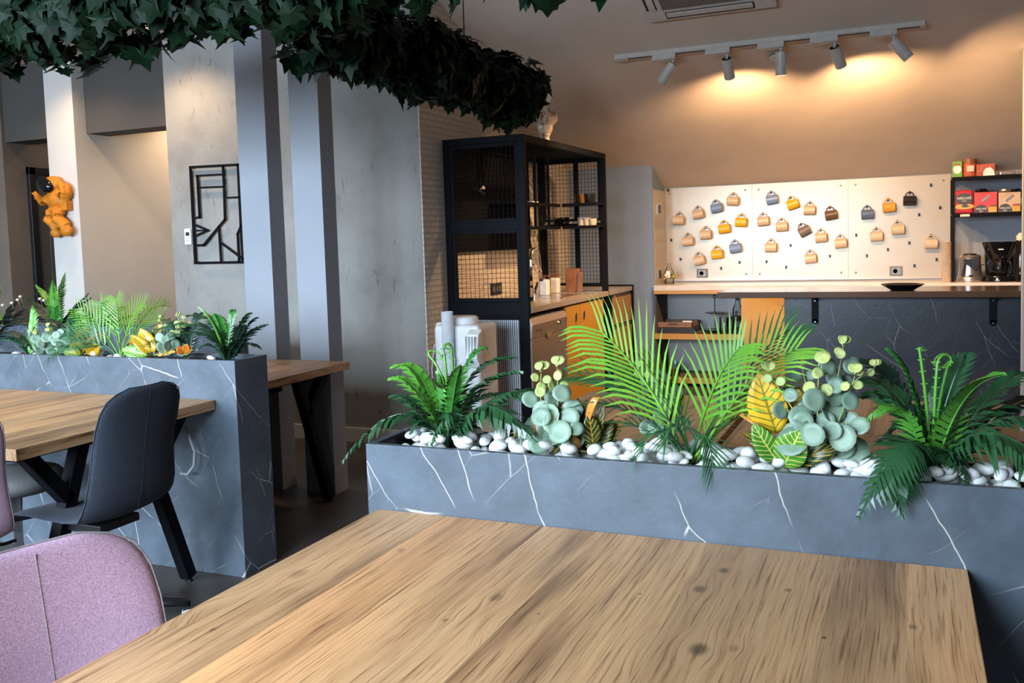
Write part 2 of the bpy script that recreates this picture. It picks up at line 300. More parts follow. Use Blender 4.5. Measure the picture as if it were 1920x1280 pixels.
plain('bag_red', (.42, .02, .025), .3, var=.25, scale=20); plain('box_pink', (.50, .06, .07), .45, var=.15, scale=8); plain('box_beige', (.52, .38, .26), .5, var=.15, scale=10)
plain('print_white', (.8, .78, .74), .5); plain('print_gold', (.55, .33, .08), .45); plain('print_dark', (.05, .055, .065), .5); plain('print_cream', (.62, .52, .40), .5)
plain('foil', (.55, .52, .48), .25, .8, var=.3, scale=40)
plain('tray_wood', (.20, .105, .06), .5, var=.2, scale=12)
plain('board_wood', (.22, .085, .03), .45, var=.3, scale=14)
plain('screen_dark', (.03, .035, .03), .3)
plain('amber_jar', (.25, .10, .02), .15)
plain('ac_grille', (.16, .15, .14), .6)
fabric('fabric_pink', (.47, .30, .385)); fabric('fabric_navy', (.040, .047, .062)); fabric('fabric_grey', (.10, .10, .10)); fabric('fabric_seam', (.26, .22, .22)); fabric('fabric_beige', (.42, .33, .30))
leafmat('ivy_leaf', (.0014, .0065, .0025), (.0045, .022, .007), .55); MATS['ivy_leaf'].node_tree.nodes['Principled BSDF'].inputs['Specular IOR Level'].default_value = .18
leafmat('ivy_core', (.002, .006, .004), (.004, .014, .007), .6)
leafmat('fern_dark', (.009, .042, .015), (.026, .095, .033), .30)
leafmat('fern_bright', (.05, .21, .02), (.12, .36, .04), .38)
leafmat('fern_mid', (.02, .11, .02), (.05, .22, .03), .35)
leafmat('fern_black', (.006, .02, .012), (.014, .045, .024), .4)
leafmat('palm_bright', (.06, .21, .012), (.19, .42, .04), .36)
leafmat('palm_dark', (.012, .06, .02), (.04, .15, .05), .33)
leafmat('palm_olive', (.10, .17, .01), (.22, .28, .02), .4)
leafmat('euc_leaf', (.13, .21, .145), (.24, .34, .24), .5)
leafmat('euc_young', (.34, .42, .14), (.48, .52, .16), .55)
leafmat('euc_stem', (.28, .33, .10), (.38, .40, .14), .6)
leafmat('croton_yellow', (.58, .30, .012), (.70, .42, .02), .38, vein=(.20, .17, .015), veins=9, veinw=.14)
leafmat('croton_green', (.03, .17, .015), (.08, .26, .03), .38, vein=(.55, .50, .10), veins=9, veinw=.13)
leafmat('croton_orange', (.50, .19, .03), (.62, .30, .05), .4, patch=.35, pcol=(.06, .10, .01))
leafmat('croton_dark', (.012, .03, .008), (.03, .06, .012), .4, vein=(.5, .30, .02), veins=6, veinw=.12)
leafmat('croton_red', (.45, .06, .01), (.6, .18, .02), .4, patch=.2, pcol=(.4, .25, .02))
# bust: white resin with marbled black and red-brown streaks
def bustmat():
    m, nt, b = nmat('bust_marbled'); tc = N(nt, 'ShaderNodeTexCoord')
    mp = N(nt, 'ShaderNodeMapping'); mp.inputs['Scale'].default_value = (16, 16, 5); L(nt, tc.outputs['Object'], mp.inputs[0])
    n = N(nt, 'ShaderNodeTexNoise', i_Scale=1.0, i_Detail=3.0, i_Distortion=1.2); L(nt, mp.outputs[0], n.inputs['Vector'])
    r = ramp(nt, [(.33, (.02, .015, .01)), (.38, (.30, .08, .02)), (.42, (.58, .46, .33)), (.57, (.66, .57, .46)), (.60, (.32, .08, .02)), (.63, (.05, .03, .02)), (.66, (.62, .52, .4))]); L(nt, n.outputs[0], r.inputs[0])
    L(nt, r.outputs[0], b.inputs['Base Color']); b.inputs['Roughness'].default_value = .3
bustmat()
def glow(name, col, st):
    m, nt, b = nmat(name); b.inputs['Base Color'].default_value = (*col, 1); b.inputs['Emission Color'].default_value = (*col, 1); b.inputs['Emission Strength'].default_value = st
glow('lamp_glow', (1, .72, .42), 14)
def panemat():
    m, nt, b = nmat('window_pane'); nt.nodes.remove(b)
    t = N(nt, 'ShaderNodeBsdfTransparent'); g = N(nt, 'ShaderNodeBsdfGlossy', i_Roughness=.05); mx = N(nt, 'ShaderNodeMixShader'); mx.inputs[0].default_value = .06
    L(nt, t.outputs[0], mx.inputs[1]); L(nt, g.outputs[0], mx.inputs[2]); L(nt, mx.outputs[0], nt.nodes['Material Output'].inputs[0])
panemat()
def clearglass():
    m, nt, b = nmat('thin_glass'); nt.nodes.remove(b)
    t = N(nt, 'ShaderNodeBsdfTransparent'); t.inputs[0].default_value = (.9, .93, .93, 1)
    g = N(nt, 'ShaderNodeBsdfGlossy', i_Roughness=.03); fr = N(nt, 'ShaderNodeLayerWeight', i_Blend=.25); mx = N(nt, 'ShaderNodeMixShader')
    L(nt, fr.outputs['Fresnel'], mx.inputs[0]); L(nt, t.outputs[0], mx.inputs[1]); L(nt, g.outputs[0], mx.inputs[2]); L(nt, mx.outputs[0], nt.nodes['Material Output'].inputs[0])
clearglass()
# ---------------------------------------------------------------- geometry helpers
SM = .40
def V(*a): return Vector(a)
def lerp(a, b, t): return a+(b-a)*t
def basis(d, up=Vector((0, 0, 1))):
    d = d.normalized()
    if abs(d.dot(up)) > .98: up = Vector((0, 1, 0))
    s = d.cross(up).normalized(); n = s.cross(d).normalized()
    return d, s, n
class MB:
    def __init__(s): s.v = []; s.f = []; s.m = []; s.uv = []
    def add(s, vs, fs, mi=0, uv=None):
        k = len(s.v); s.v += [tuple(p) for p in vs]
        for f in fs: s.f.append(tuple(i+k for i in f)); s.m.append(mi)
        s.uv += uv if uv else [(0, 0)]*len(vs)
        return s
    def box(s, x0, x1, y0, y1, z0, z1, mi=0):
        return s.add([(x0, y0, z0), (x1, y0, z0), (x1, y1, z0), (x0, y1, z0), (x0, y0, z1), (x1, y0, z1), (x1, y1, z1), (x0, y1, z1)],
              [(0, 3, 2, 1), (4, 5, 6, 7), (0, 1, 5, 4), (1, 2, 6, 5), (2, 3, 7, 6), (3, 0, 4, 7)], mi)
    def obox(s, c, ax, ay, az, mi=0):      # centre and three half axes
        c = Vector(c); P = [c+ax*i+ay*j+az*k for k in (-1, 1) for j in (-1, 1) for i in (-1, 1)]
        return s.add(P, [(0, 2, 3, 1), (4, 5, 7, 6), (0, 1, 5, 4), (1, 3, 7, 5), (3, 2, 6, 7), (2, 0, 4, 6)], mi)
    def bar(s, p0, p1, w, h, up=Vector((0, 0, 1)), mi=0):
        p0 = Vector(p0); p1 = Vector(p1); d, sd, n = basis(p1-p0, up)
        return s.obox((p0+p1)/2, d*((p1-p0).length/2), sd*(w/2), n*(h/2), mi)
    def tube(s, pts, r, n=8, caps=True, mi=0):
        pts = [Vector(p) for p in pts]; k = len(pts); rs = r if isinstance(r, (list, tuple)) else [r]*k
        vs = []; up = Vector((0, 0, 1)); prev = None
        for i, p in enumerate(pts):
            t = (pts[min(i+1, k-1)]-pts[max(i-1, 0)])
            if t.length < 1e-9: t = Vector((0, 0, 1))
            t.normalize()
            if prev is None: _, a, b = basis(t)
            else:
                a = prev-t*prev.dot(t)
                if a.length < 1e-6: _, a, b = basis(t)
                a.normalize(); b = t.cross(a)
            prev = a
            for j in range(n):
                q = 2*PI*j/n; vs.append(p+(a*math.cos(q)+b*math.sin(q))*rs[i])
        fs = [(i*n+j, i*n+(j+1) % n, (i+1)*n+(j+1) % n, (i+1)*n+j) for i in range(k-1) for j in range(n)]
        if caps: fs += [tuple(range(n-1, -1, -1)), tuple(range((k-1)*n, k*n))]
        return s.add(vs, fs, mi)
    def cyl(s, p0, p1, r0, r1=None, n=16, caps=True, mi=0): return s.tube([p0, p1], [r0, r0 if r1 is None else r1], n, caps, mi)
    def lathe(s, prof, c=(0, 0, 0), n=24, R=None, mi=0):
        c = Vector(c); vs = []; k = len(prof)
        for r, z in prof:
            for j in range(n):
                q = 2*PI*j/n; p = Vector((r*math.cos(q), r*math.sin(q), z))
                if R is not None: p = R @ p
                vs.append(c+p)
        fs = [(i*n+j, i*n+(j+1) % n, (i+1)*n+(j+1) % n, (i+1)*n+j) for i in range(k-1) for j in range(n)]
        if prof[0][0] > 1e-6: fs.append(tuple(range(n-1, -1, -1)))
        if prof[-1][0] > 1e-6: fs.append(tuple(range((k-1)*n, k*n)))
        return s.add(vs, fs, mi)
    def ell(s, c, rx, ry, rz, R=None, nu=14, nv=9, mi=0):
        return s.lathe2(c, rx, ry, rz, R, nu, nv, mi)
    def lathe2(s, c, rx, ry, rz, R, nu, nv, mi):
        c = Vector(c); vs = []
        for i in range(nv+1):
            a = PI*i/nv
            for j in range(nu):
                q = 2*PI*j/nu; p = Vector((rx*math.sin(a)*math.cos(q), ry*math.sin(a)*math.sin(q), -rz*math.cos(a)))
                if R is not None: p = R @ p
                vs.append(c+p)
        fs = [(i*nu+j, i*nu+(j+1) % nu, (i+1)*nu+(j+1) % nu, (i+1)*nu+j) for i in range(nv) for j in range(nu)]
        return s.add(vs, fs, mi)
    def prism(s, poly, ext, mi=0):
        poly = [Vector(p) for p in poly]; n = len(poly); e = Vector(ext)
        vs = poly+[p+e for p in poly]
        fs = [tuple(range(n-1, -1, -1)), tuple(range(n, 2*n))]+[(i, (i+1) % n, n+(i+1) % n, n+i) for i in range(n)]
        return s.add(vs, fs, mi)
    def build(s, name, mats, parent=None, smooth=False, bevel=0, seg=2, sub=0, local=False, uv=False, solid=0, auto=False):
        vs = s.v
        if not local:
            if parent is not None: o0 = origin(parent)
            else:
                a = np.array(vs); mn = a.min(0); mx = a.max(0); o0 = Vector(((mn[0]+mx[0])/2, (mn[1]+mx[1])/2, mn[2]))
            vs = [(p[0]-o0.x, p[1]-o0.y, p[2]-o0.z) for p in vs]
        me = bpy.data.meshes.new(name); me.from_pydata(vs, [], s.f); me.validate()
        if uv:
            u = me.uv_layers.new(name='UVMap')
            for lp in me.loops: u.data[lp.index].uv = s.uv[lp.vertex_index]
        for mn_ in (mats if isinstance(mats, (list, tuple)) else [mats]): me.materials.append(MATS[mn_])
        if len(me.polygons) == len(s.m):
            me.polygons.foreach_set('material_index', s.m)
        if smooth: me.polygons.foreach_set('use_smooth', [True]*len(me.polygons))
        o = bpy.data.objects.new(name, me); C.objects.link(o)
        if parent is not None: o.parent = parent
        elif not local: o.location = o0
        if solid: md = o.modifiers.new('t', 'SOLIDIFY'); md.thickness = solid; md.offset = 0
        if bevel: md = o.modifiers.new('b', 'BEVEL'); md.width = bevel; md.segments = seg; md.limit_method = 'ANGLE'
        if sub: md = o.modifiers.new('s', 'SUBSURF'); md.levels = sub; md.render_levels = sub
        if auto and smooth: md = o.modifiers.new('e', 'EDGE_SPLIT'); md.split_angle = math.radians(40)
        return o
def origin(o):
    p = Vector((0, 0, 0))
    while o is not None: p += o.location; o = o.parent
    return p
def tag(o, label=None, cat=None, group=None, kind=None):
    if label: o['label'] = label
    if cat: o['category'] = cat
    if group: o['group'] = group
    if kind: o['kind'] = kind
    return o
def thing(name, label, cat, loc=(0, 0, 0), rot=None, group=None):
    o = bpy.data.objects.new(name, None); C.objects.link(o); o.location = loc; o.empty_display_size = .05
    if rot is not None: o.rotation_euler = rot
    return tag(o, label, cat, group)
def struct(name, mb, mat, label, parent=None, **kw):
    return tag(mb.build(name, mat, parent, **kw), label, kind='structure')
def copy_tree(o, parent=None):
    c = o.copy(); C.objects.link(c)
    if parent is not None: c.parent = parent
    for ch in list(o.children): copy_tree(ch, c)
    return c
def text(txt, name, size, mat, parent, loc, rx, depth=.0006, align='CENTER', local=False, extra=0):
    cu = bpy.data.curves.new(name, 'FONT'); cu.body = txt; cu.size = size; cu.align_x = align; cu.align_y = 'CENTER'; cu.extrude = depth
    cu.offset = extra
    cu.materials.append(MATS[mat]); o_ = bpy.data.objects.new(name, cu); C.objects.link(o_)
    bpy.context.view_layer.update(); me = bpy.data.meshes.new_from_object(o_.evaluated_get(bpy.context.evaluated_depsgraph_get()))
    bpy.data.objects.remove(o_); o = bpy.data.objects.new(name, me); C.objects.link(o); o.parent = parent
    o.location = Vector(loc)-(Vector((0, 0, 0)) if local else origin(parent)); o.rotation_euler = rx
    return o

# ---------------------------------------------------------------- the setting
B = lambda *a: MB().box(*a)
struct('floor', B(-9.3, 3.7, -2.9, 9.0, -.12, 0), 'floor_concrete', 'dark grey-brown concrete floor')
CW = 2.94
struct('ceiling', B(-9.3, -3.2, -2.9, 9.0, CW, 3.3), 'warm_ceiling', 'flat plaster ceiling over the left half of the room')
zf = SZ+SM*(SY-5.4)
sl = MB().prism([(-3.2, 8.9, SZ-SM*.18), (-3.2, 5.4, zf), (-3.2, -2.9, zf), (-3.2, -2.9, zf+.2), (-3.2, 5.4, zf+.2), (-3.2, 8.9, SZ-SM*.18+.2)], (6.9, 0, 0))
struct('ceiling_sloped', sl, 'warm_ceiling', 'warm lit sloping attic ceiling above the kitchen')
struct('wall_back', B(-5.115, -2.962, 5.374, 5.60, 0, 3.3), 'concrete', 'rough grey concrete wall behind the two columns')
struct('wall_pier', B(-6.365, -6.06, 5.374, 8.6, 0, CW), 'white_plaster', 'white pier carrying the orange astronaut')
struct('wall_corridor', B(-5.30, -5.115, 5.60, 8.6, 0, CW), 'corridor_plaster', 'corridor side wall')
struct('wall_corridor_end', B(-6.06, -5.30, 8.5, 8.6, 0, CW), 'corridor_plaster', 'corridor end wall')
struct('trim_1', B(-6.06, -5.115, 5.49, 5.72, 2.335, CW), 'dark_paint', 'dark lintel over the lit corridor')
struct('trim_2', B(-7.6, -6.365, 5.43, 5.66, 2.32, CW), 'dark_paint', 'dark lintel over the door niche')
struct('wall_left', B(-7.6, -6.92, 5.40, 8.6, 0, CW), 'brown_plaster', 'brown plaster wall beside the dark door')
struct('wall_niche_end', B(-6.92, -6.365, 8.0, 8.6, 0, CW), 'brown_plaster', 'end wall of the door niche')
struct('wall_left_far', B(-9.3, -9.15, -2.9, 9.0, 0, CW), 'white_plaster', 'far left wall of the room')
struct('wall_left_front', B(-9.3, -7.6, 5.40, 5.6, 0, CW), 'brown_plaster', 'brown wall left of the door niche')
struct('wall_kitchen_left', MB().prism([(-2.951, 5.376, 0), (-2.951, 8.72, 0), (-2.951, 8.72, SZ+.05), (-2.951, 5.376, slope_z(5.376)+.1)], (-.18, 0, 0)), 'brick_paint', 'cream painted brick wall behind the sink cage')
struct('wall_pillar', MB().prism([(-2.95, 8.25, 0), (-2.95, 8.72, 0), (-2.95, 8.72, SZ+.02), (-2.95, 8.25, SZ+SM*.47+.02)], (.815, 0, 0)), 'blue_grey_paint', 'grey kitchen pillar cut off by the sloping ceiling')
struct('wall_kitchen', B(-3.1, 3.7, 8.72, 8.95, 0, 1.95), 'grey_plaster', 'low kitchen wall behind the mug boards')
struct('wall_right', B(.706, 3.7, 6.88, 6.96, 0, 3.2), 'grey_plaster', 'thin grey partition at the right end of the bar')
struct('wall_right_far', B(3.6, 3.7, -2.9, 9.0, 0, 3.3), 'brown_plaster', 'far right wall of the room')
# window wall behind the camera
wf = MB()
xs = [-9.3, -7.0, -4.8, -4.6, -2.4, -2.2, 0.0, 3.7]
for a, b in ((0, 1), (2, 3), (4, 5), (6, 7)): wf.box(xs[a], xs[b], -1.7, -1.5, 0, 3.3)
for a in (1, 3, 5): wf.box(xs[a], xs[a+1], -1.7, -1.5, 0, .75); wf.box(xs[a], xs[a+1], -1.7, -1.5, 2.7, 3.3)
struct('wall_front', wf, 'white_plaster', 'window wall behind the viewer')
for i, a in enumerate((1, 3, 5)):
    x0, x1 = xs[a], xs[a+1]; m = MB()
    for q in (x0+.03, (x0+x1)/2, x1-.03): m.box(q-.03, q+.03, -1.64, -1.58, .75, 2.7)
    m.box(x0, x1, -1.64, -1.58, .75, .81); m.box(x0, x1, -1.64, -1.58, 2.64, 2.7)
    f = struct('window_%d' % (i+1), m, 'black_steel', 'black framed window behind the viewer')
    for h in (0, 1):
        xa = x0+.06 if h == 0 else (x0+x1)/2+.03; xb = (x0+x1)/2-.03 if h == 0 else x1-.06
        MB().box(xa, xb, -1.615, -1.609, .81, 2.64).build('pane', 'window_pane', f)
for x0, x1 in ((-3.455, -3.26), (-3.095, -2.905)):
    struct('column', B(x0, x1, 4.172, 4.30, 0, 3.2), 'grey_plaster', 'slim grey column in front of the concrete wall' if x0 < -3.2 else 'slim grey column nearest the wooden table end')
struct('baseboard_back', B(-5.115, -2.955, 5.360, 5.374, 0, .10), 'white_trim', 'white skirting along the concrete wall')
# door
d = thing('door_1', 'dark panelled door in the brown niche', None, (-6.90, 6.03, 0)); d['kind'] = 'structure'
MB().box(-6.92, -6.895, 5.66, 6.42, 0, 2.06).build('door_leaf', 'dark_paint', d)
for y0, y1 in ((5.607, 5.67), (6.41, 6.47)): MB().box(-6.92, -6.88, y0, y1, 0, 2.127).build('jamb', 'black_plastic', d, bevel=.004)
MB().box(-6.92, -6.88, 5.607, 6.47, 2.06, 2.127).build('head', 'black_plastic', d, bevel=.004)
for z0, z1 in ((1.86, 2.0), (1.0, 1.8), (.15, .92)): MB().box(-6.9, -6.888, 5.78, 6.3, z0, z1).build('panel', 'dark_paint', d, bevel=.006)
h = MB(); h.cyl((-6.895, 6.34, 1.02), (-6.84, 6.34, 1.02), .01); h.tube([(-6.84, 6.34, 1.02), (-6.84, 6.24, 1.02)], .009); h.build('handle', 'steel', d, smooth=True)
# lamps of the place: corridor downlight, concrete-wall washer, kitchen wall light (real fittings with their own light)
def downlight(name, loc, label, power, size=1.5, blend=.6, col=(1, .70, .42), aim=(0, 0, -1), hole=.05):
    t = thing(name, label, 'lamp', loc)
    MB().lathe([(.052, 0), (.056, -.004), (.05, -.012), (.04, -.008), (.038, .0)], n=20).build('trim_ring', 'lamp_white', t, smooth=True, local=True)
    MB().lathe([(.0, -.003), (.036, -.003)], n=20).build('diffuser', 'lamp_glow', t, local=True)
    l = bpy.data.lights.new(name+'_light', 'SPOT'); l.energy = power; l.color = col; l.spot_size = size; l.spot_blend = blend; l.shadow_soft_size = .035
    o = bpy.data.objects.new(name+'_light', l); C.objects.link(o); o.parent = t; o.location = Vector(aim).normalized()*.03
    o.rotation_euler = Vector(aim).to_track_quat('-Z', 'Y').to_euler()
    return t
downlight('ceiling_downlight', (-5.62, 6.75, CW), 'recessed round downlight in the corridor ceiling', 75, 2.3, .5)
downlight('ceiling_downlight', (-4.85, 4.95, CW), 'recessed round downlight over the wall sculpture', 60, 2.4, .8)
downlight('ceiling_downlight', (-6.6, 6.4, CW), 'recessed round downlight in the door niche', 22, 2.4, .8)
downlight('ceiling_downlight', (-5.9, 4.9, CW), 'recessed round downlight in front of the white pier', 50, 2.4, .8)
# ---------------------------------------------------------------- desks
def y_leg(parent, x, yb, yt, yf, top=.71):
    m = MB(); up = V(1, 0, 0)
    m.bar((x, yb, .02), (x, yt, top), .05, .05, up)
    ym = lerp(yb, yt, .70); m.bar((x, ym, .02+.69*.70), (x, yf, top), .05, .05, up)
    o = m.build('leg', 'black_steel', parent, bevel=.003)
    MB().cyl((x, yb, 0), (x, yb, .022), .018, n=12).build('foot', 'black_plastic', o, smooth=True)
def desk(label, x0, x1, y0, y1, z=.75, th=.04, legs='x'):
    t = thing('desk', label, 'desk', ((x0+x1)/2, (y0+y1)/2, 0), group='oak topped office desks')
    MB().box(x0, x1, y0, y1, z-th, z).build('tabletop', 'oak_laminate', t, bevel=.0015)
    for x in (x0+.10, x1-.10):
        a = y0+.10; b = y1-.10; d = (b-a)
        y_leg(t, x, b, b-.24, b+.0, z-th); y_leg(t, x, a, a+.24, a-.0, z-th)
        MB().box(x-.03, x+.03, y0+.05, y1-.05, z-th-.02, z-th).build('top_rail', 'black_steel', t)
    MB().box(x0+.1, x1-.1, (y0+y1)/2-.025, (y0+y1)/2+.025, z-th-.05, z-th-.01).build('beam', 'black_steel', t)
    return t
desk('large oak desk in the foreground below the long planter', -1.157, .103, .60, 1.832)
t = desk('oak desk in front of the left planter with the navy chair at its end', -4.2, -2.655, 2.045, 2.978)
MB().tube([atY(x, y, 2.93) for x, y in ((348, 800), (356, 822), (365, 846), (364, 872), (352, 889), (338, 887))], .006, 8).build('cable_loop', 'grey_wheel', t, smooth=True)
desk('oak desk behind the left planter beside the grey columns', -4.3, -2.768, 3.195, 4.16)
desk('oak desk behind the long planter, left of the narrow gap', -1.19, -.527, 2.04, 3.53)
desk('oak desk behind the long planter, right of the narrow gap', -.507, .155, 2.04, 3.60)
# ---------------------------------------------------------------- planters
def planter(label, x0, x1, y0, y1, z, mat='marble_slab'):
    t = thing('planter', label, 'planter', ((x0+x1)/2, (y0+y1)/2, 0), group='marble clad planters')
    k = .018
    MB().box(x0, x1, y0, y0+k, 0, z).build('front_panel', mat, t, bevel=.001)
    MB().box(x0, x1, y1-k, y1, 0, z).build('back_panel', mat, t, bevel=.001)
    MB().box(x0, x0+k, y0+k, y1-k, 0, z).build('end_panel', mat, t)
    MB().box(x1-k, x1, y0+k, y1-k, 0, z).build('end_panel', mat, t)
    m = MB(); e = .006
    m.box(x0+k, x1-k, y0+k, y0+k+e, z-.25, z-.004); m.box(x0+k, x1-k, y1-k-e, y1-k, z-.25, z-.02)
    m.box(x0+k, x0+k+e, y0+k+e, y1-k-e, z-.25, z-.004); m.box(x1-k-e, x1-k, y0+k+e, y1-k-e, z-.25, z-.004)
    m.build('liner', 'black_plastic', t)
    MB().box(x0+k+e, x1-k-e, y0+k+e, y1-k-e, z-.25, z-.05).build('soil', 'soil', t)
    return t
NZ, LZ = .905, .917
planter('long marble planter across the foreground desk', -1.185, .64, 1.834, 2.035, NZ)
planter('marble planter at the left behind the navy chair', -5.6, -2.545, 2.982, 3.19, LZ)
planter('rear marble planter beyond the left desks', -7.0, -3.75, 4.32, 4.52, .905)
# pebbles
pm = []
for k in range(5):
    m = MB(); rnd = random.Random(k); vs = []
    nu, nv = 8, 5; ax = (1, rnd.uniform(.62, .85), rnd.uniform(.40, .56)); sh = rnd.uniform(-.25, .25)
    for i in range(nv+1):
        a = PI*i/nv
        for j in range(nu):
            q = 2*PI*j/nu; p = V(math.sin(a)*math.cos(q)*ax[0], math.sin(a)*math.sin(q)*ax[1]*(1+sh*math.sin(a)*math.cos(q)), -math.cos(a)*ax[2])
            vs.append(p)
    m.add(vs, [(i*nu+j, i*nu+(j+1) % nu, (i+1)*nu+(j+1) % nu, (i+1)*nu+j) for i in range(nv) for j in range(nu)])
    o = m.build('pebble', 'pebble_white', None, smooth=True, local=True, sub=1); pm.append(o.data)
    bpy.data.objects.remove(o)
def pebbles(x0, x1, y0, y1, z, n, label, group, rmin=.019, rmax=.035, seed=1):
    rnd = random.Random(seed); pts = []; tries = 0
    while len(pts) < n and tries < n*60:
        tries += 1
        r = rnd.uniform(rmin, rmax); x = rnd.uniform(x0+r, x1-r); y = rnd.uniform(y0+r*.9, y1-r*.9); lay = 0
        zz = z-.052+r*.42
        near = [(a, b, c, q) for a, b, c, q in pts if (a-x)**2+(b-y)**2 < (.72*(q+r))**2]
        if near:
            if rnd.random() < .55: continue
            zz = max(c for _, _, c, _ in near)+r*.5
            if zz > z+.012: continue
        pts.append((x, y, zz, r))
    for x, y, zz, r in pts:
        o = bpy.data.objects.new('pebble', rnd.choice(pm)); C.objects.link(o)
        md = o.modifiers.new('s', 'SUBSURF'); md.levels = 1; md.render_levels = 1
        o.location = (x, y, zz); o.scale = (r, r, r); o.rotation_euler = (rnd.uniform(-.5, .5), rnd.uniform(-.5, .5), rnd.uniform(0, 6.3))
        tag(o, label, 'pebble', group)
pebbles(-1.15, .61, 1.862, 2.005, NZ, 290, 'smooth white pebble filling the long foreground planter', 'white pebbles in the foreground planter', seed=3)
pebbles(-4.5, -2.7, 3.012, 3.16, LZ, 60, 'smooth white pebble lying in the left planter', 'white pebbles in the left planter', rmin=.022, rmax=.036, seed=5)
pebbles(-6.4, -5.2, 4.345, 4.49, .905, 14, 'smooth white pebble lying in the rear planter', 'white pebbles in the rear planter', rmin=.022, rmax=.036, seed=6)

# ---------------------------------------------------------------- chairs
def smoothstep(t): t = max(0, min(1, t)); return t*t*(3-2*t)
def make_chair(name, label, mat, loc, rz, group='upholstered swivel chairs', piping='fabric_seam'):
    t = thing(name, label, 'chair', loc, (0, 0, rz), group)
    # centre line (y forward, z up): seat front -> seat back -> up the backrest
    prof = [(.235, .425), (.215, .455), (.15, .468), (.05, .462), (-.06, .455), (-.135, .462), (-.175, .49), (-.195, .54), (-.205, .60), (-.213, .66), (-.225, .72), (-.238, .785), (-.250, .84), (-.259, .88), (-.264, .903), (-.267, .917)]
    wid = [.17, .195, .205, .208, .208, .208, .207, .203, .195, .188, .186, .187, .181, .163, .128, .075]
    nt_ = 14; th = .030; top = []; bot = []
    for i, (y, z) in enumerate(prof):
        a = prof[max(i-1, 0)]; b = prof[min(i+1, len(prof)-1)]
        ty, tz = b[0]-a[0], b[1]-a[1]; l = math.hypot(ty, tz); ty /= l; tz /= l
        ny, nz = tz, -ty      # towards the sitter
        if i < 4: pass
        for j in range(nt_+1):
            s = -1+2*j/nt_; x = wid[i]*s
            dish = .03*s*s*(.6 if i < 6 else (1.0 if i < 11 else max(.25, 1-.2*(i-10))))
            th2 = th*(1-.75*abs(s)**6)*(.55 if i in (0, len(prof)-1) else 1)
            px, py, pz = x, y+ny*dish, z+nz*dish
            top.append((px, py+ny*th2/2, pz+nz*th2/2)); bot.append((px, py-ny*th2/2, pz-nz*th2/2))
    nr = len(prof); n1 = nt_+1; K = len(top); vs = top+bot; fs = []
    for i in range(nr-1):
        for j in range(nt_):
            fs.append((i*n1+j, i*n1+j+1, (i+1)*n1+j+1, (i+1)*n1+j)); fs.append((K+i*n1+j, K+(i+1)*n1+j, K+(i+1)*n1+j+1, K+i*n1+j+1))
    loop = [j for j in range(nt_+1)]+[i*n1+nt_ for i in range(1, nr)]+[(nr-1)*n1+j for j in range(nt_-1, -1, -1)]+[i*n1 for i in range(nr-2, 0, -1)]
    for a, b in zip(loop, loop[1:]+loop[:1]): fs.append((a, K+a, K+b, b))
    m = MB().add(vs, fs); sh = m.build('seat_shell', mat, t, smooth=True, sub=1, local=True)
    edge = [tuple((Vector(top[q])+Vector(bot[q]))/2) for q in loop]
    p = MB(); p.tube(edge+edge[:1], .0022, 6, caps=False); p.build('piping', piping, sh, smooth=True, local=True)
    # seam down the middle of the back
    sm = MB(); sm.tube([(0, (top[i*n1+nt_//2][1]), top[i*n1+nt_//2][2]+.0) for i in range(6, nr-1)], .0009, 5); sm.build('seam', piping, sh, local=True)
    sm = MB(); sm.tube([(0, (bot[i*n1+nt_//2][1]), bot[i*n1+nt_//2][2]) for i in range(6, nr-1)], .0009, 5); sm.build('seam', piping, sh, local=True)
    m = MB(); m.box(-.09, .09, -.10, .12, .40, .43); m.cyl((0, 0, .2), (0, 0, .41), .026); m.cyl((0, 0, .06), (0, 0, .24), .034); m.build('column', 'black_plastic', t, local=True, bevel=.004)
    m = MB(); m.tube([(.09, .02, .41), (.20, .03, .40), (.24, .03, .405)], .006, 6); m.build('lever', 'black_plastic', t, local=True)
    m = MB(); m.cyl((0, 0, .065), (0, 0, .115), .045); hub = m.build('hub', 'black_plastic', t, local=True, smooth=True, auto=True)
    for k in range(5):
        a = 2*PI*k/5+.35; c, s = math.cos(a), math.sin(a)
        m = MB(); m.tube([(c*.03, s*.03, .095), (c*.18, s*.18, .088), (c*.285, s*.285, .074)], [.024, .019, .015], 8); m.build('base_leg', 'black_plastic', t, local=True, smooth=True)
        m = MB(); m.cyl((c*.285, s*.285, .04), (c*.285, s*.285, .08), .008, n=8)
        m.obox((c*.285, s*.285, .047), V(c, s, 0)*.02, V(-s, c, 0)*.007, V(0, 0, .014)); cst = m.build('caster', 'black_plastic', t, local=True)
        for q in (-1, 1):
            w_ = MB(); ctr = V(c*.285, s*.285, .028)+V(-s, c, 0)*(.014*q)
            w_.cyl(ctr-V(-s, c, 0)*.009, ctr+V(-s, c, 0)*.009, .0275, n=18)
            w_.build('wheel', 'grey_wheel', cst, local=True, smooth=True, auto=True)
    return t
make_chair('swivel_chair', 'dark navy fabric swivel chair pushed to the end of the left desk', 'fabric_navy', (-2.675, 2.375, 0), math.radians(90), piping='fabric_navy')
make_chair('swivel_chair', 'pink fabric swivel chair at the near left corner of the foreground desk', 'fabric_pink', (-1.03, .93, 0), math.radians(-106))
make_chair('swivel_chair', 'pink fabric swivel chair cut off by the left edge of the picture', 'fabric_pink', (-2.89, 1.912, 0), math.radians(62))
t = thing('stool', 'low grey round stool under the left desk', 'stool', (-3.42, 2.62, 0))
MB().lathe([(.0, .40), (.15, .40), (.19, .43), (.195, .455), (.17, .48), (0, .485)], (-3.42, 2.62, 0), 28).build('seat', 'fabric_grey', t, smooth=True)
MB().cyl((-3.42, 2.62, .03), (-3.42, 2.62, .41), .028).build('stem', 'black_plastic', t, smooth=True, auto=True)
